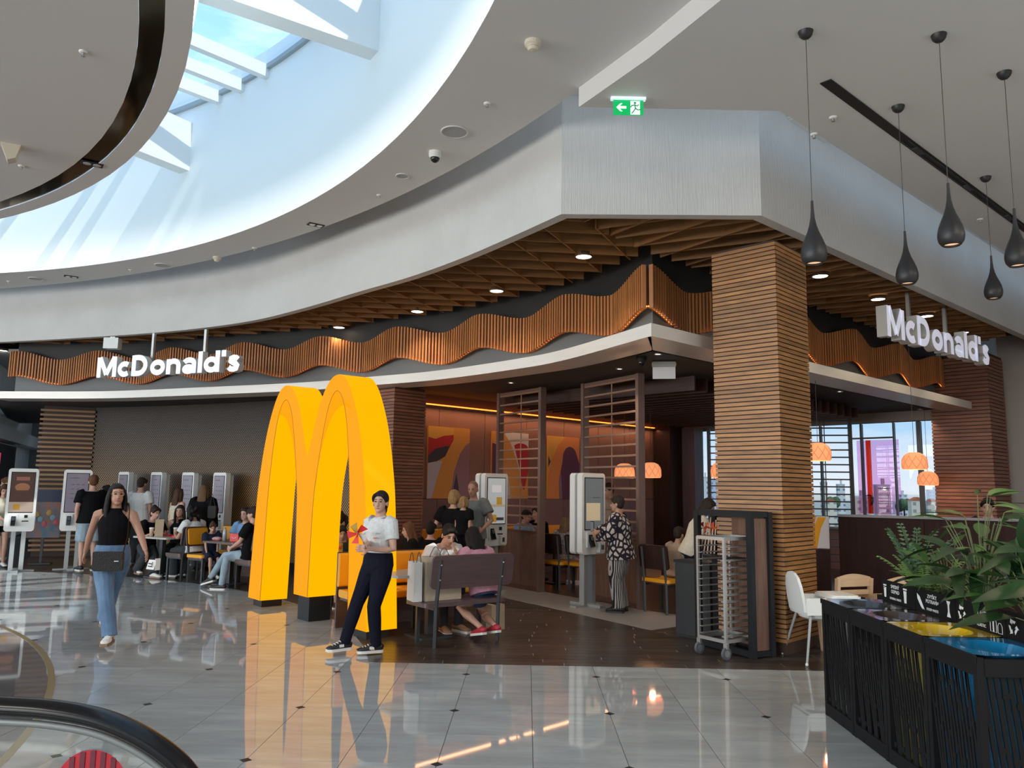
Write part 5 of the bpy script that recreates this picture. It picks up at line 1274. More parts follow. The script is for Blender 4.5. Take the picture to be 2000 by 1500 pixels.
for k in range(-3, 4):
    w_ = .118*sqrt(max(.02, 1-(k*.033/.118)**2)); MB().box((k*.033, 0, .002), (.016, 2*w_-.004, .001)).build('stripe', mat('sticker_dark', (.12, .006, .02), rough=.4), st)

# ------------------------------------------------------------------ the city outside
m_gnd = mat('city_ground', (.30, .34, .24), rough=.9, noise=.5, nscale=.02, col2=(.36, .34, .33), coords='World')
struct(MB().box((500, 1010, -16), (2400, 1960, 1)).build('ground', m_gnd), 'distant city ground outside the windows')
def bmat(nm, c, c2, fx=3., fz=3.):
    if nm in MATS: return MATS[nm]
    m = bpy.data.materials.new(nm); m.use_nodes = True; t = m.node_tree; b = t.nodes['Principled BSDF']; b.inputs['Roughness'].default_value = .8
    tcn = t.nodes.new('ShaderNodeTexCoord'); br = t.nodes.new('ShaderNodeTexBrick'); mp_ = t.nodes.new('ShaderNodeMapping'); mp_.inputs['Rotation'].default_value = (radians(90), 0, 0)
    t.links.new(tcn.outputs['Object'], mp_.inputs[0]); t.links.new(mp_.outputs[0], br.inputs[0]); br.offset = 0; br.inputs['Scale'].default_value = 1.; br.inputs['Brick Width'].default_value = fx; br.inputs['Row Height'].default_value = fz; br.inputs['Mortar Size'].default_value = .85
    br.inputs['Color1'].default_value = (*c2, 1); br.inputs['Color2'].default_value = (*c2, 1); br.inputs['Mortar'].default_value = (*c, 1); t.links.new(br.outputs[0], b.inputs['Base Color']); MATS[nm] = m; return m
def building(label, x0, x1, ytop, Y, m, roof=None):
    a = dp(x0, ytop, Y); b = dp(x1, ytop, Y); zt = (a.z+b.z)/2; w_ = b.x-a.x
    t = thing('building', label, 'building', ((a.x+b.x)/2, Y, -15.5), 0, 'far city buildings')
    h_ = zt+15.5
    MB().box((0, w_*.3, h_/2), (w_, w_*.6, h_)).build('walls', m, t)
    if roof == 'gable': MB().prism2([(-w_*.55, 0), (w_*.55, 0), (0, w_*.28)], (0, w_*.3, h_), w_*.66, 1).build('roof', mat('roof_red', (.40, .10, .05), rough=.8), t)
    else: MB().box((0, w_*.3, h_+.4), (w_*1.02, w_*.62, .8)).build('roof', mat('roof_flat', (.5, .48, .46), rough=.8), t); MB().box((w_*.1, w_*.3, h_+2), (w_*.2, w_*.2, 2.6)).build('roof_hut', m, t)
    return t
bA = bmat('facade_white', (.62, .62, .60), (.20, .22, .26)); bB = bmat('facade_pink', (.55, .36, .33), (.25, .18, .2)); bC = bmat('facade_blue', (.50, .55, .64), (.24, .28, .36)); bD = bmat('facade_cream', (.64, .58, .46), (.3, .27, .24))
for args in (('white tower block in the left window, tallest there', 1352, 1366, 928, 420, bA), ('white tower block right of the tallest one in the left window', 1370, 1384, 934, 460, bA), ('pink low block at the bottom of the left window', 1344, 1372, 968, 380, bB), ('pale tower seen through the far slatted divider', 1388, 1402, 940, 500, bC), ('cream tower seen through the slats right of the column', 1604, 1616, 944, 430, bD), ('white block seen through the slats right of the column', 1636, 1650, 948, 470, bA), ('tall pink building behind the banner', 1712, 1738, 950, 330, bB), ('low pink block at the banner foot', 1668, 1700, 972, 360, bB), ('long blue-grey slab block on the skyline, first of three', 1815, 1838, 958, 760, bC), ('long blue-grey slab block on the skyline, second of three', 1841, 1862, 959, 780, bC), ('long blue-grey slab block on the skyline, last of three', 1865, 1882, 960, 800, bC), ('pale block behind the window mullion', 1755, 1772, 968, 520, bA)):
    building(*args)
for x0, x1, yt, Y, lb in ((1780, 1806, 978, 330, 'red-roofed house below the dome lamps'), (1812, 1832, 980, 340, 'red-roofed house in the middle of the wide window'), (1846, 1874, 981, 320, 'red-roofed house at the right of the wide window'), (1614, 1634, 980, 330, 'red-roofed house seen through the slats')):
    building(lb, x0, x1, yt, Y, bD, 'gable')
m_tree = mat('far_tree', (.07, .13, .05), rough=.9, noise=.5, nscale=.3)
for x, yt, Y, lb in ((1765, 976, 400, 'far green tree left of the window mullion'), (1838, 974, 560, 'far green tree among the red roofs'), (1885, 972, 500, 'far green tree at the right window edge'), (1625, 972, 420, 'far green tree seen through the slats'), (1690, 968, 420, 'far tree behind the banner')):
    q = dp(x, yt, Y); t = thing('tree', lb, 'tree', (q.x, q.y, -15.5), 0, 'far trees outside'); hh = q.z+15.5; r = Y*.008
    b = MB()
    for k in range(5): b.ball((r*.6*cos(k*1.3), r*.6*sin(k*1.3), hh-r*(.6+.25*(k % 3))), (r*.75, r*.75, r*.8), 8, 6)
    b.build('crown', m_tree, t); MB().tube([(0, 0, 0), (0, 0, hh-r)], r*.12, 6).build('trunk', m_espresso, t)
# ------------------------------------------------------------------ people
def cloth(nm, c, rough=.85, noise=.18, ns=25): return mat('cloth_'+nm, c, rough=rough, spec=.12, noise=noise, nscale=ns, bump=.25, bscale=45)
SK = {'fair': mat('skin_fair', (.58, .34, .25), rough=.5, noise=.08, nscale=20), 'tan': mat('skin_tan', (.46, .25, .17), rough=.5, noise=.08, nscale=20), 'pale': mat('skin_pale', (.64, .42, .33), rough=.5, noise=.06, nscale=20)}
def hairm(nm, c): return mat('hair_'+nm, c, rough=.62, spec=.25, noise=.5, nscale=18, nstretch=(3, 3, .35), bump=.5, bscale=70, bstretch=(2, 2, .2))
HB = hairm('black', (.012, .010, .010)); HD = hairm('dark', (.035, .022, .016)); HBR = hairm('brown', (.09, .045, .022)); HBL = hairm('blonde', (.42, .27, .12)); HG = hairm('ginger_brown', (.16, .07, .03)); HLB = hairm('light_brown', (.18, .10, .05))
m_eye = mat('eye_dark', (.02, .015, .012), rough=.2); m_lip = mat('lip', (.40, .13, .11), rough=.5)
def loft(b, path, rad, side, seg=12, cap=True):
    path = [Vector(p) for p in path]; n = len(path); V = []
    for i, p in enumerate(path):
        d = (path[min(i+1, n-1)]-path[max(i-1, 0)]); d = d.normalized() if d.length > 1e-6 else Vector((0, 0, 1))
        a = Vector(side)-d*Vector(side).dot(d); a = a.normalized() if a.length > 1e-4 else d.orthogonal().normalized(); c = d.cross(a)
        rx, ry = rad[i] if isinstance(rad[i], tuple) else (rad[i], rad[i])
        V += [p+a*(rx*cos(2*pi*k/seg))+c*(ry*sin(2*pi*k/seg)) for k in range(seg)]
    F = [(i*seg+k, i*seg+(k+1) % seg, (i+1)*seg+(k+1) % seg, (i+1)*seg+k) for i in range(n-1) for k in range(seg)]
    if cap: F += [tuple(range(seg-1, -1, -1)), tuple((n-1)*seg+k for k in range(seg))]
    b.add(V, F)
def bake(b, name, m, par, vox, it=3, fac=.5):
    me = b.mesh(name, m); o = bpy.data.objects.new(name, me); TMP.collection.objects.link(o)
    md = o.modifiers.new('r', 'REMESH'); md.mode = 'VOXEL'; md.voxel_size = vox; md.use_smooth_shade = True
    if it: sm = o.modifiers.new('s', 'SMOOTH'); sm.iterations = it; sm.factor = fac
    dg = tmp_dg(); me2 = bpy.data.meshes.new_from_object(o.evaluated_get(dg)); bpy.data.objects.remove(o); bpy.data.meshes.remove(me)
    if not me2.materials: me2.materials.append(m)
    me2.polygons.foreach_set('use_smooth', [True]*len(me2.polygons)); me2.name = name
    return put(name, me2, par)
def ik(a, t, l1, l2, pole):
    a, t = Vector(a), Vector(t); d = t-a; L_ = d.length; mx_ = (l1+l2)*.998
    if L_ > mx_: d = d*(mx_/L_); L_ = mx_; t = a+d
    dn = d/L_; x = (l1*l1-l2*l2+L_*L_)/(2*L_); h_ = sqrt(max(0, l1*l1-x*x)); pv = Vector(pole); pv = pv-dn*pv.dot(dn); pv = pv.normalized() if pv.length > 1e-5 else dn.orthogonal().normalized()
    return a+dn*x+pv*h_, t
def person(label, x, Y, rz, H, top, bottom, hair, shoes, skin='fair', sit=None, lean=0, hands=(None, None), feet=(None, None), look=(0, 0), girth=1., vox=.015, ybase=1000, ground=0., chest=1., face=True, loose=.012, group=None, side_lean=0, fingers=True, lift=0., knees=None, cat='person'):
    base = dp(x, ybase, Y); s = H/1.7; g = girth
    t = thing('person', label, cat, (base.x, base.y, ground), rz, group)
    Ri = Matrix.Rotation(-rz, 3, 'Z')
    def L(p):
        if p is None: return None
        if p[0] == 'px': q = dp(p[1], p[2], p[3]); q = q-Vector((base.x, base.y, ground)); return Ri @ q
        return Vector(p)*s
    X = Vector((1, 0, 0)); sp = radians(lean); up_ = Vector((sin(radians(side_lean)), -sin(sp), cos(sp))).normalized()
    pz = (sit+.10*s if sit is not None else .93*s)+lift
    pel = Vector((0, 0, pz)); P_ = lambda dz, fy=0., fx=0.: pel+up_*(dz*s)+Vector((fx*s, -fy*s*cos(sp), -fy*s*sin(sp)))
    waist, chs, shl, nk0 = P_(.14), P_(.34), P_(.455), P_(.50)
    nk1 = nk0+up_*(.06*s)+Vector((0, -.012*s, 0.0))
    hy, hp = radians(look[0]), radians(look[1])
    HR = Matrix.Rotation(hy, 3, 'Z') @ Matrix.Rotation(hp, 3, 'X')
    hc_ = nk1+HR @ Vector((0, -.012*s, .085*s))
    hcs = H/1.7*(1.0 if H > 1.4 else 1.12)
    b = MB()
    # torso
    tr = [(P_(-.10), (.115*g, .10*g)), (P_(-.02), (.165*g, .125*g)), (P_(.06), (.155*g, .115*g)), (waist, (.132*g, .10*g)), (P_(.25), (.145*g, .108*g*chest)), (chs, (.158*g, .112*g*chest)), (P_(.42), (.155*(.5+.5*g), .085)), (P_(.475), (.10, .065)), (nk0, (.058, .058)), (nk1+HR @ Vector((0, 0, .02*s)), (.05, .052))]
    tr = [(p, (r[0]*s, r[1]*s)) for p, r in tr]
    loft(b, [p for p, _ in tr], [r for _, r in tr], X, 16)
    # legs
    l1, l2 = (.407*s, .407*s) if sit is None else (.42*s, .42*s); J = {}
    for i, sx in enumerate((1, -1)):
        hip = pel+Vector((sx*.088*s, 0, -.04*s)); f = L(feet[i])
        if f is None: f = Vector((sx*.10*s, 0 if sit is None else -.42*s, .085*s)) if lift == 0 else Vector((sx*.08*s, -.05*s, pz-.78*s))
        pole = (sx*.05, -1, 0) if sit is None else (sx*.12, -1, .9)
        if knees and knees[i] is not None: pole = knees[i]
        kn, an = ik(hip, f, l1, l2, pole); J[i] = (hip, kn, an)
        loft(b, [hip+Vector((0, 0, .03*s)), hip.lerp(kn, .25), hip.lerp(kn, .7), kn, kn.lerp(an, .3), kn.lerp(an, .75), an], [.085*s*g, .088*s*g, .062*s*g, .052*s, .054*s, .036*s, .033*s], X, 12)
        b.ball(an+Vector((0, -.025*s, -.045*s)), (.026*s, .055*s, .022*s), 8, 6)
    # arms and hands
    a1, a2 = .285*s, .25*s; A = {}
    for i, sx in enumerate((1, -1)):
        sh = shl+Vector((sx*.172*s*(.75+.25*g), 0, -.02*s)); h_ = L(hands[i])
        if h_ is None: h_ = sh+Vector((sx*.07*s, -.03*s, -.525*s)) if sit is None else pel+Vector((sx*.13*s, -.30*s, .10*s))
        el, wr = ik(sh, h_, a1, a2, (sx*.6, .8, -.5)); A[i] = (sh, el, wr)
        loft(b, [sh+Vector((-sx*.05*s, 0, .015*s)), sh, sh.lerp(el, .35), el, el.lerp(wr, .25), el.lerp(wr, .8), wr], [.052*s, .055*s*(.6+.4*g), .046*s*(.6+.4*g), .037*s, .038*s, .027*s, .024*s], X, 10)
        hd = (wr-el).normalized(); nrm = hd.cross(Vector((0, 0, 1))); nrm = nrm.normalized() if nrm.length > .1 else Vector((1, 0, 0))
        pn = Vector((-sx, 0, 0))-hd*Vector((-sx, 0, 0)).dot(hd); pn = pn.normalized() if pn.length > .2 else nrm; wdv = hd.cross(pn)
        loft(b, [wr, wr+hd*.03*s, wr+hd*.085*s], [(.026*s, .017*s), (.038*s, .017*s), (.040*s, .013*s)], wdv, 10)
        if fingers:
            k0 = wr+hd*.078*s
            for q, (o_, ln) in enumerate(((-.030, .058), (-.010, .068), (.010, .072), (.030, .062))):
                p0 = k0+wdv*(o_*s); p1 = p0+hd*(ln*.55*s)+pn*(.008*s)+wdv*(o_*.12*s); p2 = p1+hd*(ln*.42*s)+pn*(.022*s); loft(b, [p0, p1, p2], [.0095*s, .0088*s, .007*s], wdv, 6)
            th = wr+hd*.03*s+wdv*(.030*s if (wdv.y < 0) else -.030*s); tdv = wdv if wdv.y < 0 else -wdv; loft(b, [th, th+tdv*.026*s+hd*.022*s, th+tdv*.034*s+hd*.055*s+pn*.008*s], [.012*s, .0105*s, .008*s], pn, 6)
    # head
    def Hd(v): return hc_+HR @ (Vector(v)*hcs)
    b.ball(hc_+HR @ Vector((0, .012*hcs, .03*hcs)), (.076*hcs, .094*hcs, .092*hcs), 16, 12, HR)
    b.ball(Hd((0, -.022, -.035)), (.060*hcs, .066*hcs, .080*hcs), 14, 10, HR)
    b.ball(Hd((0, -.058, -.085)), (.030*hcs, .026*hcs, .024*hcs), 10, 6, HR)
    loft(b, [Hd((0, -.080, .018)), Hd((0, -.096, -.014)), Hd((0, -.101, -.030)), Hd((0, -.082, -.040))], [.009*hcs, .012*hcs, .014*hcs, .010*hcs], HR @ X, 8)
    for sx in (1, -1): b.ball(Hd((sx*.077, .008, -.012)), (.012*hcs, .022*hcs, .032*hcs), 8, 6, HR)
    body = bake(b, 'body', SK[skin], t, vox*.82 if vox < .01 else vox, 2, .45)
    if face:
        for sx in (1, -1):
            MB().ball(Hd((sx*.030, -.0795, .010)), (.013*hcs, .008*hcs, .0065*hcs), 8, 6, HR).build('eye', m_eye, t, smooth=True)
            MB().tube([Hd((sx*.014, -.084, .030)), Hd((sx*.032, -.083, .034)), Hd((sx*.047, -.072, .028))], .0032*hcs, 5).build('eyebrow', hair[1], t)
        MB().ball(Hd((0, -.0845, -.064)), (.022*hcs, .008*hcs, .006*hcs), 10, 6, HR).build('mouth', m_lip, t, smooth=True)
    # top
    if top:
        ty, tm = top[0], top[1]; b = MB(); e = loose
        lo = -.09 if 'tuck' not in ty else .02
        if 'long' in ty and 'tunic' in ty: lo = -.16
        seq = [k for k in (-.16, -.09, -.02, .06, .14, .25, .34, .42, .475) if k >= lo]
        rr = {-.16: (.185, .15), -.09: (.175, .14), -.02: (.17, .13), .02: (.16, .12), .06: (.158, .118), .14: (.135, .103), .25: (.148, .111), .34: (.16, .115), .42: (.158, .09), .475: (.105, .07)}
        if 'tuck' in ty: seq = [.02]+[k for k in seq if k > .03]
        cm = {True: chest, False: 1}
        if 'tuck' not in ty: e = loose+.014
        R2 = [((rr[k][0]*g+e/s)*s, (rr[k][1]*g*(chest if .2 < k < .4 else 1)+e/s)*s) if k < .4 else ((rr[k][0]*(.5+.5*g)+e*.7/s)*s, (rr[k][1]+e*.7/s)*s) for k in seq]
        pts_ = [P_(k) for k in seq]
        if 'tank' in ty: R2[-2] = (.140*s, .108*s); R2[-1] = (.086*s, .086*s); R2.append((.064*s, .066*s)); pts_.append(P_(.507))
        loft(b, pts_, R2, X, 16)
        for i, sx in enumerate((1, -1)):
            sh, el, wr = A[i]
            if 'tank' in ty: continue
            fr = 1.45 if 'long' in ty else .62
            pth = [sh+Vector((-sx*.05*s, 0, .012*s)), sh, sh.lerp(el, .3), sh.lerp(el, .62)]; rd = [.058*s+e, .062*s*(.6+.4*g)+e, .056*s*(.6+.4*g)+e*1.2, .054*s*(.6+.4*g)+e*1.4]
            if fr > 1: pth += [el, el.lerp(wr, .4), el.lerp(wr, .93)]; rd += [.044*s+e, .042*s+e, .034*s+e]
            loft(b, pth, rd, X, 12)
        ob = bake(b, top[2] if len(top) > 2 else 'shirt', tm, t, vox*.9, 3, .5); t['_top'] = ob.name
    if bottom:
        ty, bm2 = bottom; b = MB(); e = loose*.9
        tk = top and 'tuck' in top[0]; seq = ((-.11, (.125, .108)), (-.02, (.172, .132)), (.06, (.164, .124)), (.115, (.150, .114))) if tk else ((-.11, (.122, .105)), (-.02, (.164, .126)), (.02, (.150, .112)))
        if tk: e = e+.006
        loft(b, [P_(k) for k, _ in seq], [((r[0]*g+e/s)*s, (r[1]*g+e/s)*s) for _, r in seq], X, 16)
        for i, sx in enumerate((1, -1)):
            hip, kn, an = J[i]; wide = {'jeans': 1.35, 'slim': 1.0, 'wide': 1.8, 'shorts': 1.25, 'short_shorts': 1.1}[ty]
            if ty == 'short_shorts': pth = [hip+Vector((0, 0, .03*s)), hip.lerp(kn, .2), hip.lerp(kn, .45)]; rd = [.09*s*g+e, .094*s*g+e, .09*s*g+e*1.5]
            elif ty == 'shorts': pth = [hip+Vector((0, 0, .03*s)), hip.lerp(kn, .3), hip.lerp(kn, .9)]; rd = [.09*s*g+e, .095*s*g+e, .085*s*g+e*2]
            else: pth = [hip+Vector((0, 0, .03*s)), hip.lerp(kn, .25), hip.lerp(kn, .7), kn, kn.lerp(an, .35), kn.lerp(an, .8), an+Vector((0, 0, -.015*s))]; rd = [.09*s*g+e, .092*s*g+e, .068*s*g*(.7+.3*wide)+e, .057*s*(.6+.4*wide)+e, .055*s*(.5+.5*wide)+e, .044*s*wide+e, .044*s*wide+e]
            loft(b, pth, rd, X, 12)
        bake(b, 'shorts' if 'shorts' in ty else 'trousers', bm2, t, vox*.9, 3, .5)
    # shoes
    if shoes:
        for i, sx in enumerate((1, -1)):
            hip, kn, an = J[i]; sh_ = an-kn; fwdv = Vector((0, -1, 0)); fl = Vector((sh_.x, sh_.y, 0))
            dr = Vector((sx*.18, -1, 0)).normalized(); 
            if len(shoes) > 2 and shoes[2]: dr = Vector(shoes[2][i]).normalized()
            sdv = Vector((-dr.y, dr.x, 0)); o0 = an+Vector((0, 0, -.085*s)); b = MB(); FLn = .26*s
            secs = ((-.075, .030, .055), (-.05, .038, .075), (0, .040, .085), (.05, .043, .07), (.11, .048, .050), (.16, .046, .040), (.195, .030, .028))
            pth = [o0+dr*(y*s)+Vector((0, 0, (.018+h_*.5)*s)) for y, w_, h_ in secs]; loft(b, pth, [(w_*s, h_*.55*s) for y, w_, h_ in secs], sdv, 12)
            sho = b.build('shoe', shoes[0], t, smooth=True)
            lp = [o0+dr*(y*s)+sdv*(w_*s*1.08) for y, w_, _ in secs]+[o0+dr*(y*s)-sdv*(w_*s*1.08) for y, w_, _ in reversed(secs)]; n2 = len(lp)
            MB().add([q for q in lp]+[q+Vector((0, 0, .028*s)) for q in lp], [tuple(range(n2)), tuple(range(2*n2-1, n2-1, -1))]+[(k, (k+1) % n2, n2+(k+1) % n2, n2+k) for k in range(n2)]).build('sole', shoes[1], sho)
            if vox < .008:
                for k in range(4):
                    c0 = o0+dr*((.055+.028*k)*s)+Vector((0, 0, (.092-.012*k)*s)); MB().tube([c0-sdv*.026*s, c0+Vector((0, 0, .008*s)), c0+sdv*.026*s], .005*s, 5).build('lace', SW, sho)
                for sg in (1, -1): MB().box((0, 0, 0), (.006, .05*s, .028*s), rz=atan2(dr.y, dr.x)-pi/2).build('side_mark', SW if shoes[0] is SB else SG, sho, loc=o0+dr*.05*s+sdv*(sg*.043*s)+Vector((0, 0, .055*s)))
    # hair
    st, hm = hair
    if st != 'none':
        b = MB(); k_ = hcs
        def HB_(c, r, sg=12, rg=9): b.ball(Hd(c), (r[0]*k_, r[1]*k_, r[2]*k_), sg, rg, HR)
        if st == 'buzz': HB_((0, .018, .038), (.078, .092, .090), 14, 10)
        else:
            HB_((0, .022, .042), (.084, .096, .094), 16, 12); HB_((0, -.035, .085), (.062, .045, .035))
        xl = .30 if st == 'xlong' else .0
        if st == 'xlong': st = 'long'
        if st in ('long', 'bob', 'curly', 'pony', 'bun'): HB_((0, .045, -.01), (.080, .070, .085))
        if st == 'short': HB_((0, .045, .0), (.076, .062, .075))
        if st == 'bob':
            for sx in (1, -1): loft(b, [Hd((sx*.072, -.01, .06)), Hd((sx*.086, .0, -.02)), Hd((sx*.080, .01, -.09))], [(.022*k_, .045*k_), (.022*k_, .05*k_), (.016*k_, .045*k_)], HR @ X, 8)
            loft(b, [Hd((0, .07, .05)), Hd((0, .085, -.03)), Hd((0, .075, -.10))], [(.075*k_, .03*k_), (.085*k_, .035*k_), (.07*k_, .025*k_)], HR @ X, 10)
        if st == 'long':
            dn = Vector((0, .07*s, -.30*s)); q0 = Hd((0, .07, .02))
            loft(b, [q0, Hd((0, .085, -.08)), Hd((0, .09, -.14))+Vector((0, .015*s, -.05*s)), Hd((0, .09, -.14))+Vector((0, .03*s+xl*.25, -.20*s-xl))], [(.08*k_, .04*k_), (.092*k_, .04*k_), (.10*k_, .035*k_), (.07*k_, .02*k_)], HR @ X, 12)
            for sx in (1, -1): loft(b, [Hd((sx*.070, -.015, .06)), Hd((sx*.088, .005, -.03)), Hd((sx*.092, .02, -.13)), Hd((sx*.088, .02, -.20))+Vector((0, -.02*s, -.06*s))], [(.020*k_, .04*k_), (.022*k_, .05*k_), (.026*k_, .05*k_), (.018*k_, .035*k_)], HR @ X, 8)
        if st in ('pony', 'bun', 'short'):
            for sx in (1, -1): loft(b, [Hd((sx*.045, -.072, .085)), Hd((sx*.070, -.045, .055)), Hd((sx*.080, -.012, .015))], [(.016*k_, .02*k_), (.016*k_, .026*k_), (.010*k_, .02*k_)], HR @ X, 8)
        if st == 'pony': loft(b, [Hd((0, .10, .05)), Hd((0, .145, .02)), Hd((0, .155, -.08)), Hd((0, .14, -.16))], [.028*k_, .034*k_, .032*k_, .012*k_], HR @ X, 8)
        if st == 'bun': HB_((0, .06, .115), (.045, .045, .040))
        if st == 'curly':
            rr_ = random.Random(5)
            for _ in range(34):
                a = rr_.uniform(0, 2*pi); z = rr_.uniform(-.22, .11); r = .075+.02*rr_.random()
                if cos(a-1.5*pi) > .45 and z < .06: continue
                HB_((r*cos(a)*1.15, .03+r*sin(a)*1.1, z), (.034, .034, .038), 8, 6)
        bake(b, 'hair', hm, t, max(.008, vox*.8), 2, .4)
    return t, dict(A=A, J=J, head=hc_, HR=HR, s=s, P=P_, base=base)

WH = cloth('white', (.72, .73, .72)); BK = cloth('black', (.006, .006, .007)); NV = cloth('navy', (.018, .022, .045)); GY = cloth('grey', (.20, .22, .22)); DN = mat('denim', (.16, .27, .42), rough=.85, noise=.5, nscale=5, nstretch=(1, 1, .5), col2=(.075, .14, .25), bump=.3, bscale=40); DNL = mat('denim_light', (.33, .44, .52), rough=.85, noise=.3, nscale=6); DND = mat('denim_dark', (.010, .011, .022), rough=.9, spec=.12, noise=.3, nscale=8); DG = cloth('charcoal', (.055, .06, .065)); LB = cloth('light_blue', (.22, .40, .65)); PK = cloth('pink', (.60, .30, .38)); BG = cloth('beige', (.45, .33, .25)); CR = cloth('cream', (.66, .60, .48)); GN = cloth('dark_green', (.03, .05, .035))
SW = mat('shoe_white', (.75, .74, .70), rough=.5); SB = mat('shoe_black', (.018, .018, .02), rough=.5); SG = mat('shoe_gum', (.25, .15, .09), rough=.6); SR = mat('shoe_red', (.45, .03, .05), rough=.5); SBR = mat('shoe_tan', (.28, .15, .09), rough=.6)
def obj_of(t): return t[0]

# walking woman
W, wi = person('woman in a black tank top and blue jeans walking with a number card', 226, 8.62, radians(16), 1.70, ('tuck_tank', BK, 'tank_top'), ('jeans', DN), ('long', HB), (SW, SG, ((.25, -1, 0), (-.05, -1, 0))), 'tan', hands=(('px', 289, 1088, 8.35), ('px', 162, 1092, 8.85)), feet=(('px', 198, 1224, 9.05), ('px', 215, 1246, 8.40)), look=(22, -4), vox=.0075, chest=1.15, knees=((.1, -1, 0), (0, -1, 0)), group=None)
hc0, HR0, s0 = wi['head'], wi['HR'], wi['s']
m_spec = mat('spectacle_gold', (.65, .45, .32), rough=.3, metal=.6)
gl = MB()
for sx in (1, -1): gl.tube([hc0+HR0 @ Vector((sx*.031+.024*cos(a*pi/6), -.092, .008+.020*sin(a*pi/6))) for a in range(12)], .0018, 5, closed=True); gl.tube([hc0+HR0 @ Vector((sx*.055, -.088, .012)), hc0+HR0 @ Vector((sx*.080, .0, .012))], .0018, 5)
gl.tube([hc0+HR0 @ Vector((-.007, -.095, .01)), hc0+HR0 @ Vector((.007, -.095, .01))], .0018, 5); gl.build('glasses', m_spec, W)
bgw = thing('shoulder_bag', 'black leather shoulder bag worn by the walking woman', 'bag', (0, 0, 0), 0)
wl = W.location; Rw = Matrix.Rotation(W.rotation_euler[2], 3, 'Z')
def wp(p): q = Rw @ Vector(p); return (q.x+wl[0], q.y+wl[1], q.z+wl[2])
bgw.location = wp((.01, -.215, .80)); bgw.rotation_euler = (0, 0, W.rotation_euler[2]+radians(-6))
MB().rbox((0, 0, .085), (.30, .055, .20), .03, 4).build('body', mat('leather_black', (.007, .007, .008), rough=.45, spec=.3, bump=.3, bscale=90), bgw)
MB().rbox((0, -.03, .15), (.30, .012, .08), .02, 3).build('flap', MATS['leather_black'], bgw); MB().box((.09, -.034, .09), (.045, .004, .007)).build('clasp', m_alu, bgw)
lw = lambda p: Vector((Vector(p)))
MB().tube([(.14, .0, .17), (.155, .06, .34), (.145, .09, .50), (.135, .125, .62), (.10, .19, .69), (.06, .29, .66)], [(.012, .004)]*6, 6).build('strap', MATS['leather_black'], bgw)
q = dp(296, 1101, 8.28); nc = thing('number_card', 'white table number card held by the walking woman', 'card', (q.x, q.y, q.z-.06), radians(-25))
MB().box((0, 0, .05), (.11, .006, .10), rx=radians(-18)).build('front_panel', m_wwhite, nc); MB().box((.055, .03, .055), (.006, .06, .12)).build('side_panel', m_wwhite, nc)
nb_ = MB()
for k in range(2): stroke(nb_, [(.0+.62*k, 1), (.48+.62*k, 1), (.18+.62*k, 0)], .010, .003, .045, .055)
o = nb_.build('number', [m_black, m_black], nc, loc=(-.030, -.012, .07)); o.rotation_euler = (Matrix.Rotation(radians(-18), 3, 'X') @ Matrix.Rotation(radians(80), 3, 'Y')).to_euler()
# restaurant worker
K, ki = person('worker in a white short-sleeved shirt and dark jeans holding a toy windmill', 742, 8.42, radians(-38), 1.665, ('tuck', WH, 'shirt'), ('slim', DND), ('pony', HB), (SB, SW, ((-.55, -1, 0), (-.25, -1, 0))), 'fair', hands=(('px', 722, 1072, 8.2), ('px', 712, 1068, 8.12)), feet=(('px', 734, 1258, 8.40), ('px', 672, 1256, 8.34)), look=(30, -2), vox=.0075, chest=1.12, lean=-2)
c_ = MB(); c_.tube([ki['P'](.492-.022*max(0, cos(a*pi/8)), .070*cos(a*pi/8)+.006, .068*sin(a*pi/8)) for a in range(16)], [(.006, .017)]*16, 6, closed=True)
c_.build('collar', WH, K); P_ = ki['P']
MB().box((0, 0, 0), (.055, .004, .018)).build('name_badge', mat('badge', (.5, .5, .5), rough=.5), K, loc=P_(.32, .148, .08)); MB().box((0, 0, 0), (.045, .004, .016)).build('emblem', mat('emblem_orange', (.6, .2, .05), rough=.5), K, loc=P_(.27, .142, .085))
q = dp(699, 1042, 8.05); pw = thing('toy_windmill', 'red and gold toy windmill in the worker\'s hands', 'toy', (q.x, q.y, q.z))
MB().tube([(0, .01, 0), (.09, .06, -.15)], .005, 6).build('stick', MATS['toy_stick'], pw)
for a in range(5):
    an = a*2*pi/5+.4; c2 = cos(an); s2 = sin(an); MB().add([(0, -.004, 0), (.115*c2, -.012, .115*s2), (.10*cos(an+.75), -.035, .10*sin(an+.75)), (.025*cos(an+1.1), -.035, .025*sin(an+1.1))], [(0, 1, 2), (0, 2, 3)]).build('vane', (m_red, mat('toy_gold', (.6, .4, .08), rough=.35), m_red, m_red, mat('toy_silver', (.6, .6, .62), rough=.3, metal=.5))[a], pw)
MB().ball((0, -.02, 0), .010, 8, 6).build('hub', m_red, pw)
# woman in patterned cardigan
def spotmat():
    m = bpy.data.materials.new('cardigan_pattern'); m.use_nodes = True; t = m.node_tree; b = t.nodes['Principled BSDF']; b.inputs['Roughness'].default_value = .95
    tcn = t.nodes.new('ShaderNodeTexCoord'); mp_ = t.nodes.new('ShaderNodeMapping'); mp_.inputs['Scale'].default_value = (1, 1, .75); v = t.nodes.new('ShaderNodeTexVoronoi'); v.feature = 'DISTANCE_TO_EDGE'; v.inputs['Scale'].default_value = 14
    r = t.nodes.new('ShaderNodeValToRGB'); r.color_ramp.interpolation = 'CONSTANT'; r.color_ramp.elements[0].color = (.012, .008, .016, 1); r.color_ramp.elements[1].color = (.50, .44, .42, 1); r.color_ramp.elements[1].position = .17
    t.links.new(tcn.outputs['Object'], mp_.inputs[0]); t.links.new(mp_.outputs[0], v.inputs['Vector']); t.links.new(v.outputs['Distance'], r.inputs[0]); t.links.new(r.outputs[0], b.inputs['Base Color']); return m
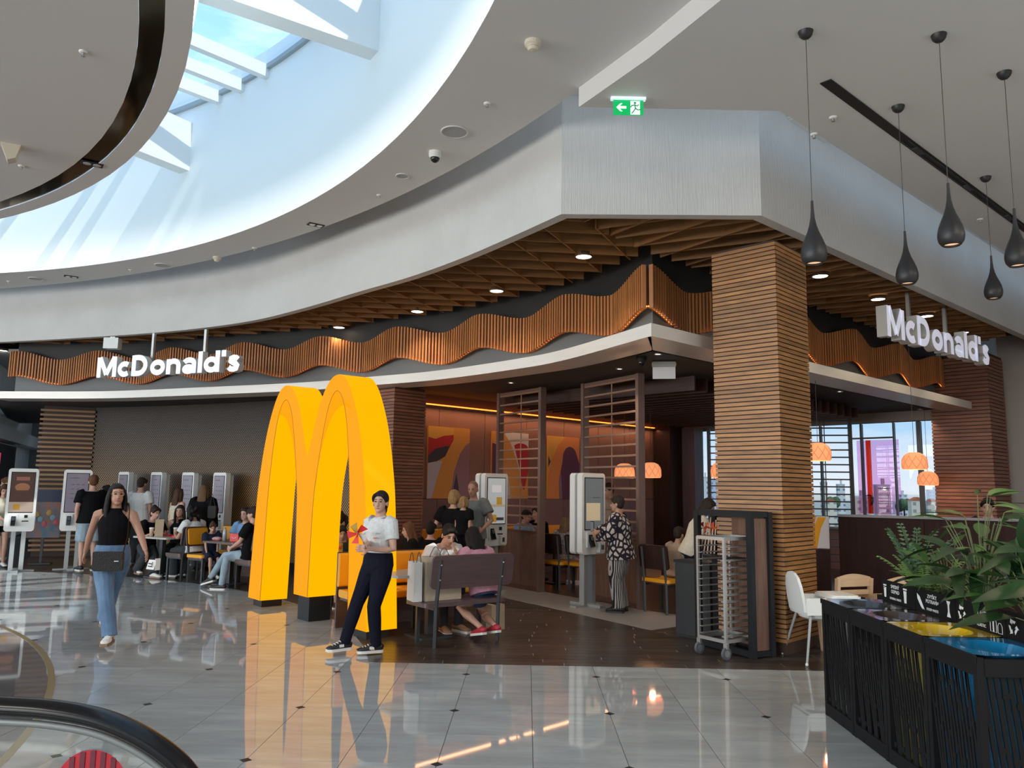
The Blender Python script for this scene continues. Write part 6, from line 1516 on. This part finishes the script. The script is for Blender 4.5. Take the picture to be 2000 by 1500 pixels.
def stripemat(nm, c1, c2, sc, dist=2.0):
    m = bpy.data.materials.new(nm); m.use_nodes = True; t = m.node_tree; b = t.nodes['Principled BSDF']; b.inputs['Roughness'].default_value = .9
    tcn = t.nodes.new('ShaderNodeTexCoord'); v = t.nodes.new('ShaderNodeTexWave'); v.bands_direction = 'X'; v.inputs['Scale'].default_value = sc; v.inputs['Distortion'].default_value = dist; v.inputs['Detail Scale'].default_value = .8
    mp_ = t.nodes.new('ShaderNodeMapping'); mp_.inputs['Scale'].default_value = (1, 1, .35); mp_.inputs['Rotation'].default_value = (0, 0, radians(40))
    r = t.nodes.new('ShaderNodeValToRGB'); r.color_ramp.interpolation = 'CONSTANT'; r.color_ramp.elements[0].color = (*c1, 1); r.color_ramp.elements[1].color = (*c2, 1); r.color_ramp.elements[1].position = .55
    t.links.new(tcn.outputs['Object'], mp_.inputs[0]); t.links.new(mp_.outputs[0], v.inputs['Vector']); t.links.new(v.outputs[0], r.inputs[0]); t.links.new(r.outputs[0], b.inputs['Base Color']); return m
V_, vi = person('woman in a black and cream patterned cardigan using the kiosk', 1212, 11.5, radians(-112), 1.63, ('long_tunic', spotmat(), 'cardigan'), ('wide', stripemat('striped_cloth', (.012, .012, .014), (.45, .43, .41), 13)), ('short', HD), (SB, SB, ((-.0, -1, 0), (-.2, -1, 0))), 'tan', hands=(('px', 1168, 1046, 11.55), ('px', 1165, 1040, 11.35)), girth=1.27, vox=.0095, loose=.02, lean=3)
q = dp(1157, 1030, 11.4); ph = thing('phone', 'dark phone held up by the woman in the patterned cardigan', 'phone', (q.x, q.y, q.z-.06), radians(-60))
MB().rbox((0, 0, .07), (.075, .009, .155), .012, 3).build('case', m_blackgl, ph); MB().box((0, -.006, .07), (.066, .002, .135)).build('screen', m_scrg, ph)
# bench group
S_, si = person('man in a white T-shirt drinking at the pale table', 846, 10.02, radians(37), 1.76, ('tee', WH), ('slim', DG), ('short', HB), (SBR, SW), 'fair', sit=.46, lean=30, look=(-8, 28), hands=(('px', 892, 1082, 9.45), ('px', 858, 1098, 9.6)), vox=.009, ybase=1150)
q = dp(888, 1086, 9.50); cup = thing('drink_cup', 'clear cup of orange drink held by the man in white', 'cup', (q.x, q.y, .755))
MB().lathe([(.001, 0), (.032, 0), (.042, .11), (.045, .115)], seg=18).build('cup', mat('cup_orange', (.75, .32, .08), rough=.2), cup, smooth=True); MB().lathe([(.045, .112), (.044, .13), (.001, .135)], seg=18).build('lid', mat('cup_lid', (.7, .7, .68), rough=.2), cup, smooth=True); MB().tube([(0, 0, .12), (.01, -.01, .24)], .004, 6).build('straw', m_wwhite, cup)
G_, gi = person('girl with long straight black hair in a pink top on the plum bench', 944, 9.37, radians(-143), 1.60, ('tee', PK), ('short_shorts', cloth('denim_short', (.05, .085, .16))), ('xlong', HB), (SR, SW, ((0, -1, -.2), (0, -1, -.2))), 'fair', sit=.475, lean=22, look=(0, 22), hands=((.16, -.42, .78), (-.16, -.42, .78)), feet=(('px', 968, 1222, 9.2), ('px', 940, 1226, 9.15)), vox=.009, ybase=1150)
m_paper = mat('paper_cream', (.58, .48, .35), rough=.8, noise=.12, nscale=6, bump=.3, bscale=12); m_kraft = mat('paper_kraft', (.48, .36, .24), rough=.8, noise=.12, nscale=6, bump=.3, bscale=12)
def paperbag(label, loc, rz, w_, d_, h_, m, m2=None, handles=True):
    t = thing('shopping_bag', label, 'bag', loc, rz, 'paper shopping bags')
    b = MB(); V = [(-w_/2, -d_/2, 0), (w_/2, -d_/2, 0), (w_/2, d_/2, 0), (-w_/2, d_/2, 0), (-w_/2*.98, -d_/2*.9, h_), (w_/2*.98, -d_/2*.9, h_), (w_/2*.98, d_/2*.9, h_), (-w_/2*.98, d_/2*.9, h_), (-w_/2*.93, 0, h_*.45), (w_/2*.93, 0, h_*.45)]
    b.add(V, [(3, 2, 1, 0), (0, 1, 5, 4), (2, 3, 7, 6), (3, 0, 8), (0, 4, 8), (4, 7, 8), (7, 3, 8), (1, 2, 9), (2, 6, 9), (6, 5, 9), (5, 1, 9)]); b.build('bag', m, t)
    MB().box((0, 0, h_-.02), (w_*.95, d_*.86, .008)).build('contents', m2 or m_wwhite, t)
    if handles:
        for sy in (-1, 1): MB().tube([(-.07, sy*d_*.42, h_-.02)]+[(-.07+.14*k/8, sy*d_*.42, h_+.10*sin(pi*k/8)) for k in range(9)]+[(.07, sy*d_*.42, h_-.02)], .004, 5).build('handle', m_dark, t)
    return t
q = bc+bdir*-.22+bnr*.22; paperbag('large cream paper bag standing on the plum bench', (q.x, q.y, .475), ba, .46, .22, .47, m_paper)
q = bc+bdir*-.52+bnr*.24; paperbag('white paper bag leaning at the end of the plum bench', (q.x, q.y, .475), ba+radians(80), .22, .10, .42, mat('paper_white', (.74, .73, .70), rough=.8, bump=.3, bscale=12))
q = gp(985, 1238); paperbag('kraft paper bag on the floor under the plum bench', (q.x-.12, q.y+.30, 0), ba, .20, .12, .30, m_kraft, handles=False)
# people standing by the near kiosk
p_, bi = person('blonde woman in a black T-shirt carrying a boy', 886, 12.5, radians(165), 1.68, ('tee', BK), ('slim', DND), ('bob', HBL), (SB, SB), 'fair', hands=((.22, -.22, 1.10), (-.20, -.25, 1.12)), girth=1.12, face=False)
p_, bi = person('blond boy in a black shirt with a white print carried in arms', 905, 12.30, radians(150), 1.15, ('tee', BK), ('shorts', DND), ('bob', HBL), None, 'fair', lift=.42, face=False, hands=((.16, .02, .86), (-.2, .0, .95)))
pr_ = MB(); pr_.ball((0, 0, 0), (.052, .006, .045), 14, 8); pq = bi['P'](.30, -.095, .0); pr_.build('print', m_paper, p_, loc=pq)
for k in range(4): MB().box((-.03+.02*k, .006, -.01+.012*(k % 2)), (.012, .004, .016)).build('print_mark', m_black, p_, loc=(pq.x, pq.y+.003, pq.z))
person('bald man in a grey polo shirt beside the near kiosk', 925, 12.95, radians(-28), 1.83, ('tee', GY), ('slim', DG), ('buzz', hairm('stubble', (.30, .17, .12))), (SB, SB), 'tan', look=(10, 12), hands=((.30, -.22, 1.0), (-.18, -.25, 1.02)), girth=1.15)
# left-hand group at the kiosks
person('man in a black T-shirt and denim shorts tapping a kiosk screen', 178, 15.55, radians(-140), 1.86, ('tee', BK), ('shorts', DNL), ('short', HG), (SB, SW), 'fair', hands=((.22, -.02, .85), ('px', 152, 968, 15.75)), girth=1.22, face=False)
person('dark-haired woman with glasses beside the man in denim shorts', 206, 16.1, radians(-70), 1.66, ('tee', GY), ('slim', DG), ('bob', HD), (SB, SB), 'fair')
person('dark-haired person in a white T-shirt at a wall kiosk behind the walking woman', 272, 16.55, radians(172), 1.83, ('tee', WH), ('wide', DG), ('short', HD), (SW, SG), 'tan', girth=1.12, face=False)
person('long-haired woman in a tank top at the third wall kiosk', 346, 16.2, radians(150), 1.62, ('tank', CR, 'tank_top'), ('slim', DG), ('long', HBR), (SB, SB), 'fair', face=False)
bw_, bwi = person('woman in a loose black sweater with a bag at the wall kiosks', 396, 15.9, radians(175), 1.70, ('long_tunic', BK, 'sweater'), ('slim', DG), ('long', HLB), (SB, SB), 'fair', girth=1.1, face=False, loose=.03)
q = dp(415, 1000, 15.7); hb = thing('handbag', 'small black handbag on the shoulder of the woman in the loose sweater', 'bag', (q.x, q.y, q.z-.12)); MB().rbox((0, 0, .12), (.16, .09, .24), .03, 3).build('body', MATS['leather_black'], hb); MB().tube([(-.06, 0, .22), (-.03, .0, .50), (.05, 0, .22)], .008, 5).build('strap', MATS['leather_black'], hb)
person('seated woman with hair in a bun leaning over the cup table', 283, 15.0, radians(58), 1.66, ('tee', BK), ('wide', DG), ('bun', HD), (SW, SG), 'fair', sit=.46, lean=18, look=(5, 12), hands=((.15, -.38, .80), (-.10, -.36, .82)), feet=(('px', 300, 1120, 14.5), ('px', 268, 1112, 14.8)), ybase=1100)
person('seated long-haired woman holding a hand to her mouth behind the cup table', 348, 15.3, radians(5), 1.66, ('tank', BK, 'tank_top'), ('wide', DG), ('long', HD), (SW, SB), 'fair', sit=.46, lean=8, hands=((-.01, -.16, 1.02), (-.16, -.34, .80)), ybase=1100)
person('seated curly-haired diner in white with back turned', 379, 14.42, radians(-118), 1.66, ('tee', WH), ('wide', DG), ('curly', HB), (SW, SB), 'tan', sit=.475, lean=10, hands=((.15, -.38, .80), (-.15, -.38, .80)), face=False, ybase=1100)
kd, kdi = person('small child in a navy number shirt on the yellow chair', 409, 14.1, radians(40), 1.10, ('tee', NV), ('shorts', NV), ('bun', HBR), (SW, SW), 'fair', sit=.475, lean=6, look=(-10, 20), hands=((.10, -.28, .62), (-.14, -.26, .60)), feet=((.08, -.34, .22), (-.08, -.34, .22)), ybase=1100)
o = put('shirt_number', textmesh('10', .09, m_ink, .002, .004), kd, kdi['P'](.20, .135, 0)); o.rotation_euler = (radians(90), 0, 0)
person('seated woman in a light blue T-shirt beside the glowing letter', 480, 14.45, radians(-12), 1.66, ('tee', LB), ('slim', DG), ('bob', HD), (SB, SB), 'fair', sit=.46, lean=8, look=(-8, 4), hands=((.16, -.36, .80), (-.12, -.36, .82)), ybase=1100)
person('diner in pale jeans sitting with crossed legs beside the glowing letter', 487, 13.35, radians(-100), 1.70, ('tee', BK), ('slim', DNL), ('short', HD), (SB, SW, ((-.2, -1, -.3), (0, -1, 0))), 'fair', sit=.475, lean=-4, hands=((.05, -.32, .66), (-.08, -.30, .66)), feet=(('px', 412, 1128, 13.35), ('px', 433, 1142, 13.15)), knees=((-.3, -.5, 1), (.3, -.5, 1)), ybase=1100)
person('young man in a white T-shirt at the far left edge', 12, 17.0, radians(-60), 1.80, ('tee', WH), ('shorts', DG), ('short', HG), (SW, SG), 'fair', look=(0, 15))
person('girl in a cream cardigan and black shorts at the far left edge', 4, 15.9, radians(40), 1.66, ('long', CR, 'cardigan'), ('short_shorts', BK), ('long', HBR), (SW, SB), 'fair', look=(0, 25), hands=((.08, -.30, 1.0), (-.08, -.28, 1.02)))
# behind the letter
person('boy in dark green behind the glowing letter with a toy', 664, 11.75, radians(20), 1.30, ('tee', GN), ('shorts', DG), ('short', HB), (SB, SW), 'tan', sit=.475, lean=12, look=(0, 18), hands=((.13, -.30, .78), (-.13, -.30, .78)), ybase=1100)
q = dp(655, 1072, 11.3); ty_ = thing('toy_box', 'patterned yellow toy package in the boy\'s hands', 'toy', (q.x, q.y, q.z-.08), radians(20)); MB().rbox((0, 0, .08), (.20, .05, .17), .015, 3).build('package', mat('toy_print', (.7, .45, .08), rough=.4, noise=.8, nscale=22, col2=(.12, .05, .04)), ty_)
for k in range(4): MB().ball((-.06+.04*k, -.028, .05+.05*(k % 2)), (.018, .004, .02), 8, 5).build('figure', (m_wwhite, m_red)[k % 2], ty_)
person('ponytailed diner behind the boy at the glowing letter', 664, 12.75, radians(-60), 1.66, ('tee', cloth('rose', (.45, .2, .16))), ('slim', DG), ('pony', HD), (SB, SB), 'fair', sit=.475, lean=5, face=False, ybase=1100)
person('brown-haired girl seated beyond the yellow banquette', 812, 11.3, radians(-75), 1.50, ('tee', BK), ('slim', DG), ('long', HG), (SB, SB), 'fair', sit=.46, lean=10, look=(0, 12), ybase=1100)
person('dark-haired diner with a bun beyond the yellow banquette', 838, 11.75, radians(170), 1.50, ('tee', BK), ('slim', DG), ('bun', HB), (SB, SB), 'fair', sit=.44, lean=4, face=False, ybase=1100)
# inside
hpm, hpi = person('man in a blue shirt with headphones seen through the left divider', 1012, 15.4, radians(55), 1.70, ('tee', LB), ('slim', DG), ('short', HB), (SB, SB), 'tan', sit=.46, lean=14, look=(0, 15), hands=((.12, -.33, .92), (-.12, -.36, .84)), ybase=1100)
hb_ = hpi['head']; MB().tube([hb_+hpi['HR'] @ Vector((.092*cos(a*pi/10), .02, .03+.098*sin(a*pi/10))) for a in range(11)], .009, 6).build('headphones', m_black, hpm)
person('diner in dark clothes beside the left divider post', 1054, 15.9, radians(-50), 1.76, ('tee', BK), ('slim', DG), ('short', HD), (SB, SB), 'fair', sit=.46, lean=6, ybase=1100)
person('fair-haired girl in a floral dress with back turned inside', 1100, 14.35, radians(150), 1.48, ('tee', mat('floral', (.55, .52, .50), rough=.9, noise=.8, nscale=28, col2=(.12, .10, .12)), 'dress'), ('short_shorts', MATS['floral']), ('long', hairm('fair', (.30, .18, .09))), (SW, SW), 'fair', sit=.46, lean=6, face=False, ybase=1100)
person('man standing behind the kiosk the cardigan woman uses', 1192, 14.3, radians(-60), 1.84, ('tee', BG), ('slim', DG), ('short', HD), (SB, SB), 'tan', look=(0, 10))
person('boy in a beige jacket at the inner table with back turned', 1318, 11.62, radians(130), 1.38, ('long', BG, 'jacket'), ('slim', SBR), ('short', HD), (SBR, SBR), 'tan', sit=.485, lean=10, look=(0, 10), hands=((.10, -.34, .80), (-.10, -.34, .80)), face=False, ybase=1100)
person('long-haired worker in a pale shirt leaning over the inner table', 1349, 11.3, radians(80), 1.66, ('tee', CR), ('slim', DND), ('long', HD), (SB, SB), 'fair', lean=20, look=(0, 30), hands=((.10, -.42, .86), (-.10, -.45, .84)), ybase=1100)
person('dark-haired diner looking over the booth wall at the right', 1930, 11.0, radians(-35), 1.68, ('tee', BK), ('slim', DG), ('short', HB), (SB, SB), 'fair', look=(0, 10))

# ------------------------------------------------------------------ table clutter
m_cupw = stripemat('cup_stripe', (.70, .62, .48), (.45, .25, .10), 60, 0.)
def papercup(label, x, y, Y, z):
    q = dp(x, y, Y); t = thing('paper_cup', label, 'cup', (q.x, q.y, z), 0, 'paper cups on the cup table')
    MB().lathe([(.001, 0), (.030, 0), (.040, .14), (.040, .145)], seg=16).build('cup', m_cupw, t, smooth=True); MB().lathe([(.044, .14), (.044, .155), (.036, .165), (.001, .165)], seg=16).build('lid', m_wwhite, t, smooth=True)
papercup('striped paper cup beside the brown food bag', 296, 1040, 14.62, .741); papercup('striped paper cup in front of the long-haired woman', 343, 1040, 14.75, .741)
q = dp(311, 1035, 14.6); t = thing('food_bag', 'upright brown paper food bag on the cup table', 'bag', (q.x, q.y, .741), radians(20))
MB().add([(-.07, -.05, 0), (.07, -.05, 0), (.07, .05, 0), (-.07, .05, 0), (-.075, -.02, .30), (.075, -.02, .30), (.075, .02, .30), (-.075, .02, .30)], [(0, 3, 2, 1), (0, 1, 5, 4), (1, 2, 6, 5), (2, 3, 7, 6), (3, 0, 4, 7)]).build('bag', m_kraft, t); MB().box((0, 0, .30), (.15, .045, .03)).build('folded_top', m_kraft, t)
for x, Y, lb in ((326, 14.85, 'red tray liner on the cup table by the food bag'), (356, 14.55, 'red tray liner on the cup table by the curly diner')):
    q = dp(x, 1045, Y); t = thing('tray', lb, 'tray', (q.x, q.y, .741), radians(-28), 'trays on the tables'); MB().rbox((0, 0, .008), (.30, .22, .016), .03, 3, 'Z').build('base', m_red, t); MB().rbox((0, 0, .02), (.31, .23, .01), .03, 3, 'Z').build('rim', m_red, t)
q = dp(440, 1030, 13.85); t = thing('water_bottle', 'clear blue water bottle on the dark table', 'bottle', (q.x, q.y, .741)); MB().lathe([(.001, 0), (.033, 0), (.034, .13), (.028, .17), (.012, .20), (.012, .21)], seg=16).build('bottle', mat('bottle_blue', (.35, .45, .55), rough=.1), t, smooth=True); MB().lathe([(.014, .205), (.014, .225), (.001, .226)], seg=12).build('cap', mat('cap_blue', (.1, .2, .5), rough=.4), t)
q = dp(460, 1045, 13.75); t = thing('meal_box', 'red meal box with a white smile on the dark table', 'box', (q.x, q.y, .741), radians(-5)); MB().rbox((0, 0, .065), (.15, .10, .13), .01, 2).build('carton', m_red, t); MB().tube([(-.045+.09*k/8, -.052, .075-.025*sin(pi*k/8)) for k in range(9)], .004, 5).build('smile', m_wwhite, t)
q = dp(424, 1050, 13.85); t = thing('wrapper', 'crumpled white and red food wrapper on the dark table', 'wrapper', (q.x, q.y, .741)); MB().ball((0, 0, .03), (.09, .06, .035), 9, 6).build('paper', mat('wrap', (.65, .6, .58), rough=.7, noise=.9, nscale=14, col2=(.45, .06, .05)), t)
q = dp(1063, 1045, 14.6); t = thing('tray', 'tray with fries on the inner table', 'tray', (q.x, q.y, .741), radians(45), 'trays on the tables'); MB().rbox((0, 0, .008), (.34, .24, .016), .03, 3, 'Z').build('base', m_seatbr, t); MB().box((0, 0, .06), (.08, .05, .10)).build('fries_box', m_red, t)
q = dp(1392, 1085, 11.6); t = thing('burger_wrap', 'paper wrapped food on the inner table by the leaning worker', 'food', (q.x, q.y, .741)); MB().ball((0, 0, .035), (.08, .06, .035), 10, 6).build('paper', m_paper, t)
q = dp(1282, 1120, 11.6); t = thing('handbag', 'brown handbag on the chair beside the boy in beige', 'bag', (1.83, 11.62, .485)); MB().rbox((0, 0, .08), (.22, .10, .16), .04, 4).build('body', mat('leather_brown', (.20, .09, .04), rough=.5), t); MB().tube([(-.07+.14*k/8, 0, .15+.05*sin(pi*k/8)) for k in range(9)], .008, 5).build('handle', MATS['leather_brown'], t)
for o in scene.objects:
    if '_top' in o.keys(): del o['_top']

bpy.data.scenes.remove(TMP)
